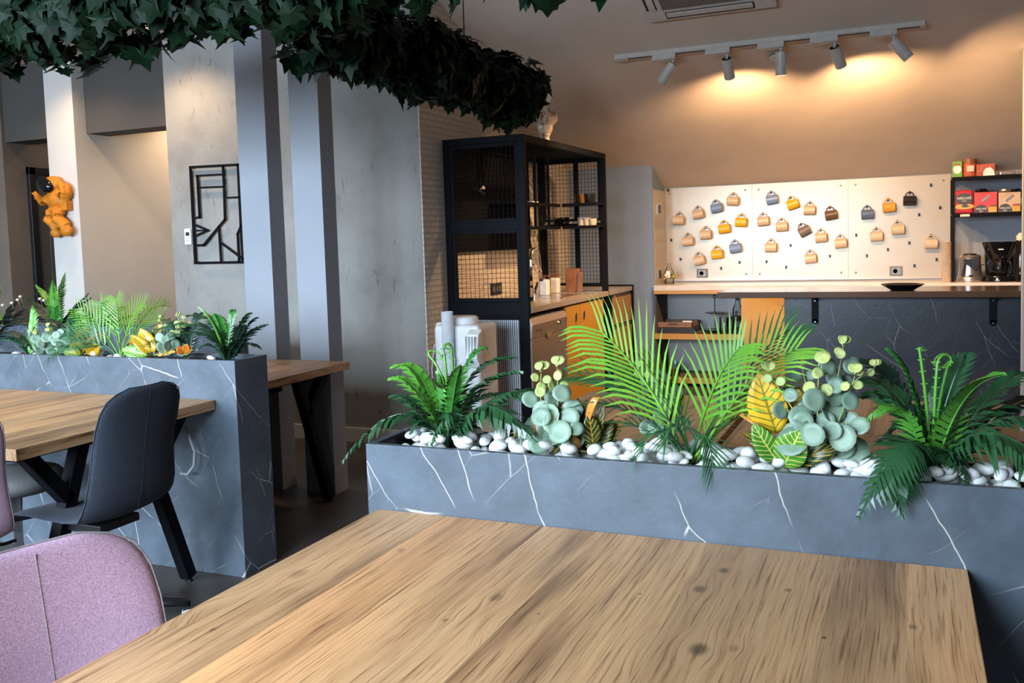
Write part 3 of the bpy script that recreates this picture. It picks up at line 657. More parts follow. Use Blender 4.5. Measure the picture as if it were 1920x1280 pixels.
MB().lathe([(.20, 0), (.20, .012), (.05, .03), (0, .03)], (-3.42, 2.62, 0), 28).build('base', 'black_plastic', t, smooth=True, auto=True)
make_chair('swivel_chair', 'pale pink swivel chair half hidden behind the left fern', 'fabric_pink', (-1.33, 3.05, -.05), math.radians(-80))
make_chair('swivel_chair', 'beige swivel chair behind the right fern at the picture edge', 'fabric_beige', (.16, 2.95, -.05), math.radians(90), piping='fabric_beige')
# ---------------------------------------------------------------- sink cage
CX0, CX1, CY0, CY1, CT = -2.935, -2.33, 5.66, 7.47, 2.078
t = thing('kitchen_cage', 'black steel framed cage with wire mesh sides around the sink', 'room divider', ((CX0+CX1)/2, (CY0+CY1)/2, 0))
P_ = .045
for x in (CX0+P_/2, CX1-P_/2):
    for y in (CY0+P_/2, CY1-P_/2): MB().box(x-P_/2, x+P_/2, y-P_/2, y+P_/2, 0, CT).build('post', 'black_steel', t, bevel=.002)
for y in (CY0, CY1-P_): MB().box(CX0+P_, CX1-P_, y, y+P_, CT-P_, CT).build('top_rail', 'black_steel', t, bevel=.002)
for x in (CX0, CX1-P_): MB().box(x, x+P_, CY0+P_, CY1-P_, CT-P_, CT).build('top_rail', 'black_steel', t, bevel=.002)
m = MB()
for k in range(34):
    y = CY0+P_+(k+.5)*(CY1-CY0-2*P_)/34; m.box(CX0+P_, CX1-P_, y-.008, y+.008, CT-.03, CT-.018)
m.build('roof_slats', 'black_steel', t)['kind'] = 'stuff'
zr = [atY(905, q, CY0).z for q in (280, 418, 431, 567, 592)]
def frame(parent, x0, x1, y, z0, z1, w=.028, d=.03, name='panel_frame'):
    m = MB(); m.box(x0, x0+w, y, y+d, z0, z1); m.box(x1-w, x1, y, y+d, z0, z1); m.box(x0+w, x1-w, y, y+d, z0, z0+w); m.box(x0+w, x1-w, y, y+d, z1-w, z1)
    return m.build(name, 'black_steel', parent, bevel=.003)
def grid(parent, x0, x1, y, z0, z1, s=.034, r=.0019):
    m = MB(); n = int((x1-x0)/s)
    for k in range(1, n+1): x = x0+(x1-x0)*k/(n+1); m.cyl((x, y, z0), (x, y, z1), r, n=5)
    n = int((z1-z0)/s)
    for k in range(1, n+1): z = z0+(z1-z0)*k/(n+1); m.cyl((x0, y-.003, z), (x1, y-.003, z), r, n=5)
    o = m.build('wire_mesh', 'black_steel', parent); o['kind'] = 'stuff'; return o
xa, xb = CX0+P_, CX1-P_
for z0, z1 in ((zr[1], CT-P_), (zr[3], zr[2]+.0)):
    f = frame(t, xa, xb, CY0+.005, z0-.0, z1); grid(f, xa+.028, xb-.028, CY0+.02, z0+.028, z1-.028)
MB().box(xa, xb, CY0, CY0+P_, zr[2]-.005, zr[1]+.005).build('cross_rail', 'black_steel', t, bevel=.002)
MB().box(xa, xb, CY0, CY0+P_, zr[4], zr[3]).build('cross_rail', 'black_steel', t, bevel=.002)
f = frame(t, xa, xb, CY0+.005, .05, zr[4])
m = MB(); n = 30; x0, x1 = xa+.028, xb-.028; vs = []
for k in range(n*4+1):
    x = x0+(x1-x0)*k/(n*4); y = CY0+.024-.014*abs(math.sin(PI*k/4)); vs += [(x, y, .08), (x, y, zr[4]-.028)]
m.add(vs, [(2*k, 2*k+2, 2*k+3, 2*k+1) for k in range(n*4)]); o = m.build('ribbed_glass', 'rib_glass', f, smooth=True); tag(o, 'vertically ribbed pale glass pane')
# far side of the cage
zc = .97
for x0, x1, z0, z1 in ((xa, xa+.30, 1.52, CT-P_), (xa+.30, xb, 1.52, CT-P_), (xa, xa+.30, zc, 1.50), (xa+.30, xb, zc, 1.50)):
    f = frame(t, x0, x1, CY1-.04, z0, z1, .02); grid(f, x0+.02, x1-.02, CY1-.025, z0+.02, z1-.02)
# ---------------------------------------------------------------- worktops and units along the left
CT2 = .92
o = MB().box(CX0, CX1+.012, CY0+P_, CY1-P_, CT2-.04, CT2).build('worktop', 'counter_stone', None, bevel=.002)
tag(o, 'grey stone worktop with the sink inside the cage', 'worktop')
ys = lambda px, py=600: atX(px, py, CX1).y
# dishwasher
y0, y1 = ys(993), ys(1059); zt = .845
t = thing('dishwasher', 'brushed steel dishwasher under the sink worktop', 'dishwasher', (CX1-.3, (y0+y1)/2, 0))
MB().box(CX0+.03, CX1-.012, y0, y1, .06, zt).build('body', 'white_plastic', t, bevel=.01)
MB().box(CX1-.012, CX1+.012, y0, y1, .10, .70).build('door', 'dish_steel', t, bevel=.004)
pn = MB().prism([(CX1-.012, y0, .70), (CX1+.014, y0, .70), (CX1+.020, y0, .80), (CX1-.0, y0, zt), (CX1-.012, y0, zt)], (0, y1-y0, 0)).build('control_panel', 'dish_steel', t, bevel=.003)
m = MB(); yc = lerp(y0, y1, .45)
m.prism([(CX1+.016, yc+.055*math.cos(a), .725-.045*math.sin(a)) for a in np.linspace(0, PI, 12)], (.006, 0, 0)); m.build('handle_cup', 'steel', pn)
MB().cyl((CX1+.016, lerp(y0, y1, .72), .775), (CX1+.036, lerp(y0, y1, .72), .775), .016).build('dial', 'chrome', pn, smooth=True, auto=True)
m = MB(); 
for k in range(3): m.cyl((CX1+.016, lerp(y0, y1, .12+.06*k), .755), (CX1+.022, lerp(y0, y1, .12+.06*k), .755), .005, n=8)
m.build('buttons', 'black_plastic', pn)
MB().box(CX1-.05, CX1+.0, y0, y1, 0.0, .09).build('plinth', 'black_plastic', t)
# sink cupboard
y0, y1 = ys(1061), ys(1132); ym = ys(1088)
t = thing('sink_cupboard', 'ochre yellow double door cupboard under the sink', 'cupboard', (CX1-.3, (y0+y1)/2, 0))
MB().box(CX0+.03, CX1-.02, y0, y1, .05, CT2-.045).build('body', 'dark_wood', t)
for a, b, hy in ((y0, ym-.003, ym-.10), (ym+.003, y1-.11, ym+.09)):
    d = MB().box(CX1-.02, CX1, a, b, .06, CT2-.055).build('door', 'orange_panel', t, bevel=.002)
    m = MB(); m.prism([(CX1-.001, hy+.022*math.cos(q), .77+.036*math.sin(q)) for q in np.linspace(0, 2*PI, 20, endpoint=False)], (.0035, 0, 0)); m.build('finger_hole', 'black_plastic', d)
    r_ = MB(); r_.tube([(CX1+.002, hy+.024*math.cos(q), .77+.039*math.sin(q)) for q in np.linspace(0, 2*PI, 25)], .002, 5, caps=False); r_.build('hole_rim', 'orange_edge', d)
MB().box(CX1-.02, CX1-.002, y1-.108, y1, .06, CT2-.055).build('filler_strip', 'orange_panel', t)
# drawers
y0, y1 = ys(1144), ys(1187)
t = thing('drawer_unit', 'black framed unit with three orange brown drawers', 'drawers', (CX1-.3, (y0+y1)/2, 0))
for y in (y0, y1-.035): MB().box(CX1-.04, CX1+.012, y, y+.035, 0, CT2-.04).build('frame_post', 'black_steel', t, bevel=.002)
MB().box(CX0, CX1+.012, y1-.035, y1, CT2-.04, CT2+.012).build('frame_rail', 'black_steel', t, bevel=.002)
MB().box(CX0+.02, CX1-.02, y0+.035, y1-.035, .06, CT2-.06).build('carcass', 'dark_wood', t)
MB().box(CX0, CX1+.008, y0, y1-.036, CT2-.04, CT2).build('top', 'counter_stone', t, bevel=.002)
for k in range(3):
    z1 = CT2-.075-k*.275; z0 = z1-.235
    d = MB().box(CX1-.02, CX1, y0+.04, y1-.045, z0, z1).build('drawer', 'orange_drawer', t, bevel=.002)
    MB().box(CX1-.025, CX1-.006, y0+.04, y1-.045, z1+.002, z1+.034).build('grip_slot', 'dark_wood', d)
# sink, tap, dispensers, board
sy0, sy1 = 6.55, 7.15
t = thing('sink', 'stainless steel undermount sink bowl', 'sink', (-2.62, (sy0+sy1)/2, CT2))
m = MB(); m.box(-2.83, -2.42, sy0, sy0+.012, CT2-.002, CT2+.004); m.box(-2.83, -2.42, sy1-.012, sy1, CT2-.002, CT2+.004); m.box(-2.83, -2.818, sy0, sy1, CT2-.002, CT2+.004); m.box(-2.432, -2.42, sy0, sy1, CT2-.002, CT2+.004); m.build('rim', 'steel', t)
MB().box(-2.818, -2.432, sy0+.012, sy1-.012, CT2+.0005, CT2+.0015).build('basin', 'steel', t)
MB().cyl((-2.62, (sy0+sy1)/2, CT2+.0015), (-2.62, (sy0+sy1)/2, CT2+.003), .03).build('drain', 'chrome', t)
tx, ty = -2.56, atX(997, 552, -2.56).y
t = thing('kitchen_tap', 'chrome swan neck kitchen tap with side lever', 'tap', (tx, ty, CT2))
arc = [(tx, ty, CT2), (tx, ty, CT2+.30)]+[(tx, ty+.085-.085*math.cos(a), CT2+.30+.085*math.sin(a)) for a in np.linspace(.3, PI, 9)]+[(tx, ty+.20, CT2+.16)]
MB().tube(arc, .012, 12).build('spout', 'chrome', t, smooth=True)
MB().cyl((tx, ty+.186, CT2+.21), (tx, ty+.205, CT2+.14), .016).build('spray_head', 'chrome', t, smooth=True, auto=True)
MB().cyl((tx, ty, CT2), (tx, ty, CT2+.10), .022).build('body', 'chrome', t, smooth=True, auto=True)
MB().tube([(tx, ty, CT2+.26), (tx, ty+.05, CT2+.27), (tx, ty+.09, CT2+.22)], .006, 8).build('filter_spout', 'chrome', t, smooth=True)
MB().tube([(tx, ty+.02, CT2+.05), (tx, ty+.07, CT2+.06), (tx, ty+.12, CT2+.13)], [.016, .013, .009], 10).build('lever', 'chrome', t, smooth=True)
for k, (px, lab) in enumerate(((1021, 'white square soap dispenser nearest the tap'), (1041, 'white square soap dispenser beside the cutting board'))):
    q = atX(px, 525, -2.70); y = q.y
    t = thing('soap_dispenser', lab, 'dispenser', (-2.70, y, CT2), group='white soap dispensers')
    MB().box(-2.735, -2.665, y-.036, y+.036, CT2, CT2+.13).build('bottle', 'white_plastic', t, bevel=.012, seg=3)
    m = MB(); m.cyl((-2.70, y, CT2+.13), (-2.70, y, CT2+.155), .012, n=12); m.tube([(-2.70, y, CT2+.16), (-2.665, y, CT2+.158)], .007, 8); m.build('pump', 'board_wood', t)
y = 7.33
t = thing('cutting_board', 'reddish wooden cutting board leaning at the cage end', 'cutting board', (-2.62, y, CT2))
MB().obox((-2.60, y, CT2+.10), V(.06, 0, 0), V(0, .012, 0), V(0, .02, .10)).build('board', 'board_wood', t, bevel=.006)
MB().obox((-2.53, y-.02, CT2+.085), V(.022, 0, 0), V(0, .010, 0), V(0, .02, .085)).build('small_board', 'tray_wood', t, bevel=.005)
# hanging shelf inside the cage
SX = -2.66
t = thing('wall_shelf', 'black steel open shelf hung inside the cage', 'shelf', (-2.80, 6.6, 1.36))
b1, b2 = atX(1005, 424, SX), atX(1123, 418, SX); ty0, ty1 = b1.y, 7.2; tz = 1.475; tz2 = 1.66
for z, ya, yb in ((tz, ty0-.30, ty1), (tz2, ty0-.30, ty1)):
    MB().box(CX0+.01, SX, ya, yb, z-.012, z).build('shelf_board', 'black_steel', t)
    MB().box(SX-.012, SX+.008, ya, yb, z-.022, z+.004).build('shelf_lip', 'black_steel', t)
for y in (ty0, lerp(ty0, ty1, .55)): MB().box(SX-.012, SX+.008, y-.008, y+.008, tz, CT-.05).build('upright', 'black_steel', t)
MB().box(CX0+.002, CX0+.012, CY0+.08, ty1, 1.30, 2.05).build('shade_sheet', 'black_steel', t)  # added black sheet, stands in for shade on the upper brick wall
# dishes on the shelves
def glassware(px, z, label, r, h, mat, kind, grp, X=-2.74):
    y = atX(px, 410, X).y; m = MB()
    m.lathe([(r*.8, 0), (r*.86, .004), (r, h), (r*.94, h), (r*.8, .008), (0, .008)], (X, y, z), 18)
    o = m.build(kind, mat, None, smooth=True, auto=True); tag(o, label, kind.split('_')[-1], grp); return o
def glassware2(px, z, label, r, h, mat, kind, grp):
    x = atY(px, 410, 7.33).x; m = MB()
    m.lathe([(r*.8, 0), (r*.86, .004), (r, h), (r*.94, h), (r*.8, .008), (0, .008)], (x, 7.33, z), 18)
    o = m.build(kind, mat, None, smooth=True, auto=True); tag(o, label, kind.split('_')[-1], grp); return o
G = 'dishes on the cage shelf'
t = glassware(1058, tz, 'steel saucepan with copper base on the cage shelf', .075, .085, 'steel', 'cooking_pot', G)
glassware(1024, tz, 'drinking glass at the left of the cage shelf', .032, .09, 'thin_glass', 'drinking_glass', G)
glassware(1035, tz, 'second drinking glass beside the saucepan', .032, .085, 'thin_glass', 'drinking_glass', G)
glassware(1045, tz, 'dark glass jar left of the saucepan', .034, .07, 'black_gloss', 'glass_jar', G)
glassware2(1090, tz, 'cream cup right of the shelf upright', .034, .075, 'print_cream', 'coffee_cup', G)
glassware2(1100, tz, 'second cream cup on the shelf right end', .034, .07, 'print_cream', 'coffee_cup', G)
glassware2(1111, tz, 'third cream cup at the shelf right end', .036, .06, 'print_cream', 'coffee_cup', G)
glassware2(1085, tz2, 'clear glass on the upper cage shelf', .034, .08, 'thin_glass', 'drinking_glass', G)
glassware2(1094, tz2, 'amber glass jar on the upper cage shelf', .036, .08, 'amber_jar', 'glass_jar', G)
glassware2(1107, tz2, 'dark storage tin on the upper cage shelf', .05, .085, 'black_plastic', 'storage_tin', G)
o = MB().box(-2.80, -2.66, atX(988, 348, -2.7).y, atX(1000, 348, -2.7).y, tz2, tz2+.012).build('note_card', 'print_white', None); tag(o, 'white card lying on the upper cage shelf', 'card')
t = thing('end_shelf', 'black steel shelf across the far end of the cage', 'shelf', (-2.5, 7.32, 1.46))
for z in (tz, tz2):
    MB().box(-2.64, CX1-.005, 7.22, CY1-.045, z-.012, z).build('shelf_board', 'black_steel', t); MB().box(-2.64, CX1-.005, 7.212, 7.224, z-.022, z+.004).build('shelf_lip', 'black_steel', t)
# gooseneck lamp in the upper mesh
q = atY(872, 345, 5.95)
t = thing('clip_lamp', 'small black gooseneck lamp with two chrome heads behind the mesh', 'lamp', q)
e = atY(900, 356, 5.95)
MB().tube([q+V(-.06, 0, -.02), q, q+V(.03, 0, .0), lerp(q, e, .6), e], .006, 8).build('gooseneck', 'black_plastic', t, smooth=True)
for dz in (.012, -.022):
    MB().cyl(e+V(0, 0, dz*.4), e+V(.035, -.01, dz*1.3), .008, .015, n=14).build('lamp_head', 'chrome', t, smooth=True, auto=True)
# socket on the splashback
q = atX(930, 541, -2.948)
t = thing('wall_socket', 'dark triple socket on the brick splashback', 'socket', q)
MB().box(-2.949, -2.940, q.y-.1, q.y+.1, q.z-.045, q.z+.045).build('plate', 'black_plastic', t, bevel=.003)
for k in (-1, 0, 1): MB().cyl((-2.941, q.y+.06*k, q.z), (-2.937, q.y+.06*k, q.z), .022, n=14).build('outlet', 'ac_grille', t)
# ---------------------------------------------------------------- water dispenser
WY = 5.2
t = thing('water_dispenser', 'white water dispenser with clear cup tube beside the cage', 'water dispenser', (atY(870, 700, WY).x, WY, 0))
wx0, wx1 = atY(823, 620, WY).x, atY(917, 650, WY).x; cx = (wx0+wx1)/2
ztop = atY(870, 606, WY).z
MB().box(wx0+.03, wx1-.01, WY-.13, WY+.16, 0, ztop).build('body', 'white_plastic', t, bevel=.025, seg=3)
MB().box(wx0, wx0+.06, WY-.05, WY+.16, .02, atY(826, 603, WY).z).build('side_panel', 'white_plastic', t, bevel=.015)
MB().lathe([(.085, 0), (.098, .01), (.10, .045), (.088, .055), (.0, .055)], (atY(868, 600, WY).x, WY, ztop-.008), 28).build('bottle_collar', 'white_plastic', t, smooth=True, auto=True)
fx = atY(908, 640, WY).x
fr_ = MB().prism([(fx-.035, WY-.13, ztop-.02), (fx-.035, WY-.19, ztop-.05), (fx-.035, WY-.22, ztop-.19), (fx-.035, WY-.17, ztop-.26), (fx-.035, WY-.13, ztop-.24)], (.085, 0, 0)).build('tap_hood', 'white_plastic', t, bevel=.008)
for k in range(4): MB().box(fx-.03+.02*k, fx-.022+.02*k, WY-.225, WY-.19, ztop-.18, ztop-.06).build('hood_rib', 'white_plastic', fr_, bevel=.003)
MB().cyl((fx+.01, WY-.215, ztop-.215), (fx+.01, WY-.222, ztop-.215), .008, n=10).build('indicator', 'black_plastic', fr_)
tx = atY(840, 640, WY-.17).x; za, zb = atY(842, 690, WY-.17).z, atY(838, 584, WY-.17).z
cu = MB().lathe([(.040, 0), (.042, .09), (.036, .095)], (tx, WY-.17, za-.03), 20).build('cup_base', 'white_plastic', t, smooth=True, auto=True)
MB().lathe([(.038, 0), (.038, zb-za-.065), (.035, zb-za-.065), (.035, 0)], (tx, WY-.17, za+.065), 20).build('cup_tube', 'smoky_plastic', t, smooth=True, auto=True)
m = MB()
for k in range(6): m.lathe([(.024, 0), (.032, .07), (.030, .07), (.0, .004)], (tx, WY-.17, za+.06+k*.014), 16)
m.build('paper_cups', 'white_plastic', t, smooth=True)
cb = [atY(815, 645, WY)+V(0, 0, 0), atY(810, 690, WY), atY(812, 740, WY), atY(818, 800, WY)]
MB().tube([V(wx0+.01, WY, cb[0].z)]+cb, .005, 6).build('power_cable', 'white_plastic', t, smooth=True)
# ---------------------------------------------------------------- bar
BY = 7.05; bx0, bx1 = -1.331, 1.6; BZ = .928
t = thing('bar_counter', 'dark marble fronted bar counter with overhanging black top', 'bar counter', ((bx0+bx1)/2, BY+.4, 0))
ztu = atY(1600, 563, BY).z
MB().box(bx0, bx1, BY, BY+.62, BZ-.045, BZ).build('bar_top', 'bar_top', t, bevel=.003)
pxl = atY(1471, 640, BY+.16).x
MB().box(pxl, bx1, BY+.16, BY+.20, 0, BZ-.045).build('marble_front', 'marble_bar', t, bevel=.002)
MB().box(pxl, pxl+.03, BY+.20, BY+.60, 0, BZ-.045).build('end_panel', 'marble_bar', t)
for px in (1528, 1862):
    x = atY(px, 580, BY+.15).x; m = MB()
    m.box(x-.024, x+.024, BY+.148, BY+.162, BZ-.235, BZ-.045); m.cyl((x, BY+.148, BZ-.235), (x, BY+.162, BZ-.235), .024, n=18)
    m.box(x-.012, x+.012, BY+.01, BY+.15, BZ-.065, BZ-.045)
    br = m.build('bracket', 'black_steel', t, bevel=.002)
    for z in (BZ-.075, BZ-.235): MB().cyl((x, BY+.147, z), (x, BY+.142, z), .006, n=8).build('bolt', 'steel', br)
q = atY(1692, 541, BY+.14)
o = MB().lathe([(.0, .0), (.075, .0), (.085, .006), (.148, .042), (.146, .046), (.08, .012), (.0, .010)], (q.x, BY+.14, BZ), 32).build('plate', 'black_gloss', None, smooth=True, auto=True)
tag(o, 'shallow black dish standing on the bar', 'dish')
# ---------------------------------------------------------------- back counter and open shelf unit
KY = 8.2; kx0, kx1 = -2.128, 1.6
o = MB().box(kx0, kx1, KY, 8.72, .872, CT2).build('worktop', 'white_stone', None, bevel=.002); tag(o, 'pale stone worktop below the mug boards', 'worktop')
xd = atY(1390, 640, KY).x; xe = atY(1480, 640, KY).x
t = thing('shelf_unit', 'orange edged open shelf unit at the left of the back counter', 'shelf unit', ((kx0+xd)/2, 8.4, 0))
zz = [(atY(1260, 540, KY).z, atY(1260, 551, KY).z), (atY(1300, 626, KY).z, atY(1300, 636.5, KY).z), (atY(1300, 708, KY).z, atY(1300, 719, KY).z)]
zz[0] = (.871, zz[0][1])
for z1, z0 in zz:
    s_ = MB().box(kx0, xd, KY+.012, 8.66, z0, z1).build('shelf', 'dark_wood', t); MB().box(kx0, xd, KY, KY+.012, z0, z1).build('shelf_edge', 'orange_edge', s_)
MB().box(kx0, kx0+.018, KY+.012, 8.66, 0, .83).build('side_panel', 'dark_paint', t)
MB().box(kx0+.018, xd, 8.645, 8.66, 0, .83).build('back_panel', 'corridor_plaster', t)
t = thing('base_cupboard', 'ochre yellow cupboard door beside the open shelves', 'cupboard', ((xd+.7)/2, 8.4, 0))
MB().box(xd+.002, 1.55, KY+.02, 8.66, .05, .865).build('body', 'dark_wood', t)
d = MB().box(xd+.002, xe, KY, KY+.02, .02, zz[0][1]-.002+.0).build('door', 'orange_panel', t, bevel=.002)
q = atY(1468, 566, KY); m = MB(); m.cyl((q.x-.01, KY-.004, q.z), (q.x-.01, KY+.002, q.z), .032, n=20); m.build('round_tab', 'orange_edge', d)
# things on the open shelves
z1 = zz[1][0]; yb = KY+.16
a, b = atY(1229, 612, KY+.06), atY(1299, 612, KY+.06)
t = thing('wooden_tray', 'wooden serving tray with cut-out handles on the open shelf', 'tray', ((a.x+b.x)/2, KY+.2, z1))
x0, x1, y0, y1, h = a.x, b.x, KY+.06, KY+.36, .055; zb = z1+.045
MB().box(x0, x1, y0, y1, zb, zb+.008).build('base', 'tray_wood', t)
for (p, q_, r_, s_) in ((x0, x1, y0, y0+.012), (x0, x1, y1-.012, y1), (x0, x0+.012, y0, y1), (x1-.012, x1, y0, y1)): MB().box(p, q_, r_, s_, zb, zb+h).build('side', 'tray_wood', t, bevel=.002)
MB().box(lerp(x0, x1, .36), lerp(x0, x1, .6), y0-.001, y0+.002, zb+.032, zb+.042).build('handle_slot', 'black_plastic', t)
o = MB().box(x0, x1, y0+.01, y1, z1, zb-.001).build('black_tray', 'black_plastic', None); tag(o, 'flat black tray underneath the wooden tray', 'tray')
o = MB().box(lerp(x0, x1, .6), lerp(x0, x1, .85), y1-.10, y1-.02, zb+.008, zb+.05).build('card_holder', 'print_white', None); tag(o, 'small white card holder in the wooden tray', 'card')
q = atY(1341, 620, KY+.2)
t = thing('tier_stand', 'black two tier cake stand on the open shelf', 'cake stand', (q.x, KY+.2, z1))
MB().lathe([(.0, .004), (.05, .0), (.11, .012), (.118, .018), (.10, .016), (0, .010)], (q.x, KY+.2, z1+.006), 28).build('lower_plate', 'black_gloss', t, smooth=True)
MB().lathe([(.0, .004), (.04, .0), (.085, .010), (.092, .016), (.08, .014), (0, .008)], (q.x, KY+.2, z1+.165), 28).build('upper_plate', 'black_gloss', t, smooth=True)
MB().cyl((q.x, KY+.2, z1), (q.x, KY+.2, z1+.31), .004, n=8).build('rod', 'black_steel', t)
MB().tube([(q.x+.013*math.cos(s), KY+.2, z1+.325+.013*math.sin(s)) for s in np.linspace(0, 2*PI, 17)], .004, 6).build('ring', 'black_steel', t, smooth=True)
q = atY(1358, 620, KY+.09)
t = thing('glass_beaker', 'clear glass beaker with steel rod beside the cake stand', 'beaker', (q.x, KY+.09, z1))
MB().lathe([(.038, .002), (.04, .006), (.042, .15), (.039, .15), (.037, .008), (0, .008)], (q.x, KY+.09, z1), 22).build('glass', 'thin_glass', t, smooth=True, auto=True)
MB().cyl((q.x-.01, KY+.04, z1), (q.x-.01, KY+.04, z1+.18), .003, n=8).build('rod', 'chrome', t)
q = atY(1381, 615, KY+.1)
t = thing('french_press', 'black french press coffee maker on the open shelf', 'french press', (q.x, KY+.1, z1))
MB().lathe([(.044, 0), (.046, .05), (.044, .052)], (q.x, KY+.1, z1), 20).build('base', 'black_plastic', t, smooth=True, auto=True)
MB().lathe([(.041, .045), (.041, .12)], (q.x, KY+.1, z1), 20).build('glass', 'thin_glass', t, smooth=True)
MB().lathe([(.046, .115), (.048, .13), (.046, .155), (.02, .162), (.006, .165), (.006, .18), (.014, .185), (.012, .2), (0, .202)], (q.x, KY+.1, z1), 20).build('lid', 'black_plastic', t, smooth=True, auto=True)
MB().tube([(q.x-.042, KY+.09, z1+.145), (q.x-.08, KY+.08, z1+.14), (q.x-.085, KY+.08, z1+.07), (q.x-.075, KY+.08, z1+.045)], .007, 8).build('handle', 'black_plastic', t, smooth=True)
q = atY(1383, 590, KY+.3)
t = thing('glass_bottle', 'clear bottle with black cap behind the french press', 'bottle', (q.x, KY+.3, z1))
MB().lathe([(.04, 0), (.045, .01), (.045, .2), (.018, .27), (.016, .29)], (q.x, KY+.3, z1), 20).build('glass', 'thin_glass', t, smooth=True)
MB().lathe([(.018, .285), (.018, .31), (0, .311)], (q.x, KY+.3, z1), 14).build('cap', 'black_plastic', t, smooth=True, auto=True)
q = atY(1265, 700, KY+.12); z2 = zz[2][0]
t = thing('tea_glass', 'glass tumbler with reddish tea on the lowest shelf', 'glass', (q.x, KY+.12, z2))
MB().lathe([(.046, .0), (.05, .006), (.066, .125), (.063, .125), (.046, .01), (0, .01)], (q.x, KY+.12, z2), 24).build('glass', 'thin_glass', t, smooth=True, auto=True)
MB().lathe([(.0, .011), (.044, .012), (.052, .06), (.0, .06)], (q.x, KY+.12, z2), 20).build('tea', 'tea', t, smooth=True, auto=True)
# ---------------------------------------------------------------- mug boards
PY = 8.716
bx = [atY(1245, 440, PY).x, atY(1411, 440, PY).x, atY(1590.5, 440, PY).x, atY(1783, 440, PY).x]
ZB0, ZB1 = CT2+.012, 1.822
boards = []
for k, nm in enumerate(('left', 'middle', 'right')):
    a, b = bx[k]+.001, bx[k+1]-.001
    t = thing('mug_board', 'pale metal mug board at the %s of the kitchen wall' % nm, 'board', ((a+b)/2, PY, ZB0), group='metal mug boards')
    MB().box(a, b, PY-.004, PY, ZB0, ZB1).build('sheet', 'panel_metal', t)
    for x in (a+.06, b-.06):
        for z in (ZB0+.06, ZB1-.05): MB().lathe([(.010, 0), (.008, .003), (0, .004)], (x, PY-.004, z), 12, Matrix.Rotation(PI/2, 3, 'X')).build('screw', 'screw', t)
    boards.append(t)
K4 = 700/1920
def z4(zx, zy, Y=PY-.004): return atY(1220+zx*K4, 290+zy*K4, Y)
hooks = [(107, 438), (155, 536), (363, 583), (458, 552), (596, 549), (720, 465), (922, 520), (697, 577), (1057, 412), (1112, 518), (1220, 486), (1330, 452), (1380, 307), (1488, 271), (1441, 155), (1356, 569), (1470, 537), (92, 182)]
mugs = [(150, 300, 'tan', -2, 1, 'tan mug farthest left on the left board, top row'), (243, 268, 'tan', 8, 1, 'tan mug second from left in the rising top row'),
 (335, 237, 'blue', 10, -1, 'blue mug in the rising top row of the left board'), (428, 200, 'tan', -4, -1, 'tan mug highest on the left board'),
 (193, 407, 'tan', 5, 1, 'tan mug at the left of the left board middle row'), (285, 373, 'tan', 3, 1, 'tan mug left of the yellow mug, middle row'),
 (377, 342, 'yellow', 6, -1, 'yellow mug in the middle row of the left board'), (470, 308, 'yellow', -4, -1, 'yellow mug highest on the left board'),
 (246, 505, 'tan', 12, 1, 'tan mug just above the left wall socket'), (340, 473, 'yellow', 6, -1, 'yellow mug lowest on the left board'), (433, 442, 'blue', 8, -1, 'blue mug low on the left board'),
 (620, 192, 'blue', 9, -1, 'blue mug highest on the middle board'), (720, 218, 'yellow', 17, -1, 'tilted yellow mug on the middle board'), (820, 245, 'tan', -2, 1, 'tan mug right of the tilted yellow mug'),
 (922, 270, 'brown', 9, -1, 'dark brown mug on the middle board'), (578, 303, 'tan', 5, -1, 'tan mug at the left of the middle board, second row'), (674, 330, 'tan', 3, -1, 'tan mug between the left tan and the grey mug'),
 (773, 357, 'grey', 27, -1, 'strongly tilted grey mug on the middle board'), (875, 385, 'tan', 4, 1, 'tan mug right of the tilted grey mug'), (975, 414, 'tan', 5, 1, 'tan mug beside the seam to the right board'),
 (620, 437, 'tan', 0, -1, 'tan mug alone in the third row of the middle board'), (820, 493, 'tan', 6, 1, 'tan mug lowest on the middle board'),
 (1113, 265, 'navy', 2, -1, 'navy mug on the right board'), (1221, 230, 'amber', 5, -1, 'amber orange mug on the right board'), (1332, 194, 'black', -2, -1, 'black mug highest on the right board'),
 (1160, 378, 'tan', 3, 1, 'tan mug below the navy mug'), (1268, 343, 'tan', 3, -1, 'tan mug below the amber mug'), (1441, 414, 'tan', -2, -1, 'tan mug near the paper cups at the right')]
def hook(p):
    k = 0 if p.x < bx[1] else (1 if p.x < bx[2] else 2)
    m = MB(); m.box(p.x-.008, p.x+.008, PY-.010, PY-.004, p.z-.016, p.z+.010); m.box(p.x-.006, p.x+.006, PY-.034, PY-.010, p.z-.004, p.z+.002); m.box(p.x-.006, p.x+.006, PY-.036, PY-.031, p.z-.004, p.z+.012)
    m.build('hook', 'black_plastic', boards[k])
for h in hooks: hook(z4(*h))
mug_me = {}
def mug_mesh(mat):
    if mat in mug_me: return mug_me[mat]
    m = MB(); R_ = Matrix.Rotation(PI/2, 3, 'Y'); r = .043
    m.lathe([(0, -.05), (r-.006, -.05), (r, -.046), (r, .05), (r-.005, .05), (r-.005, -.042), (0, -.042)], (0, 0, -.075), 24, R_)
    a = m.build('body', 'mug_'+mat, None, smooth=True, auto=True, local=True)
    m = MB(); m.tube([(.034*math.cos(q), 0, -.040+.040*math.sin(q)) for q in np.linspace(-.15, PI+.15, 13)], .0048, 8)
    b = m.build('handle', 'mug_'+mat, None, smooth=True, local=True)
    mug_me[mat] = (a.data, b.data); bpy.data.objects.remove(a); bpy.data.objects.remove(b)
    return mug_me[mat]
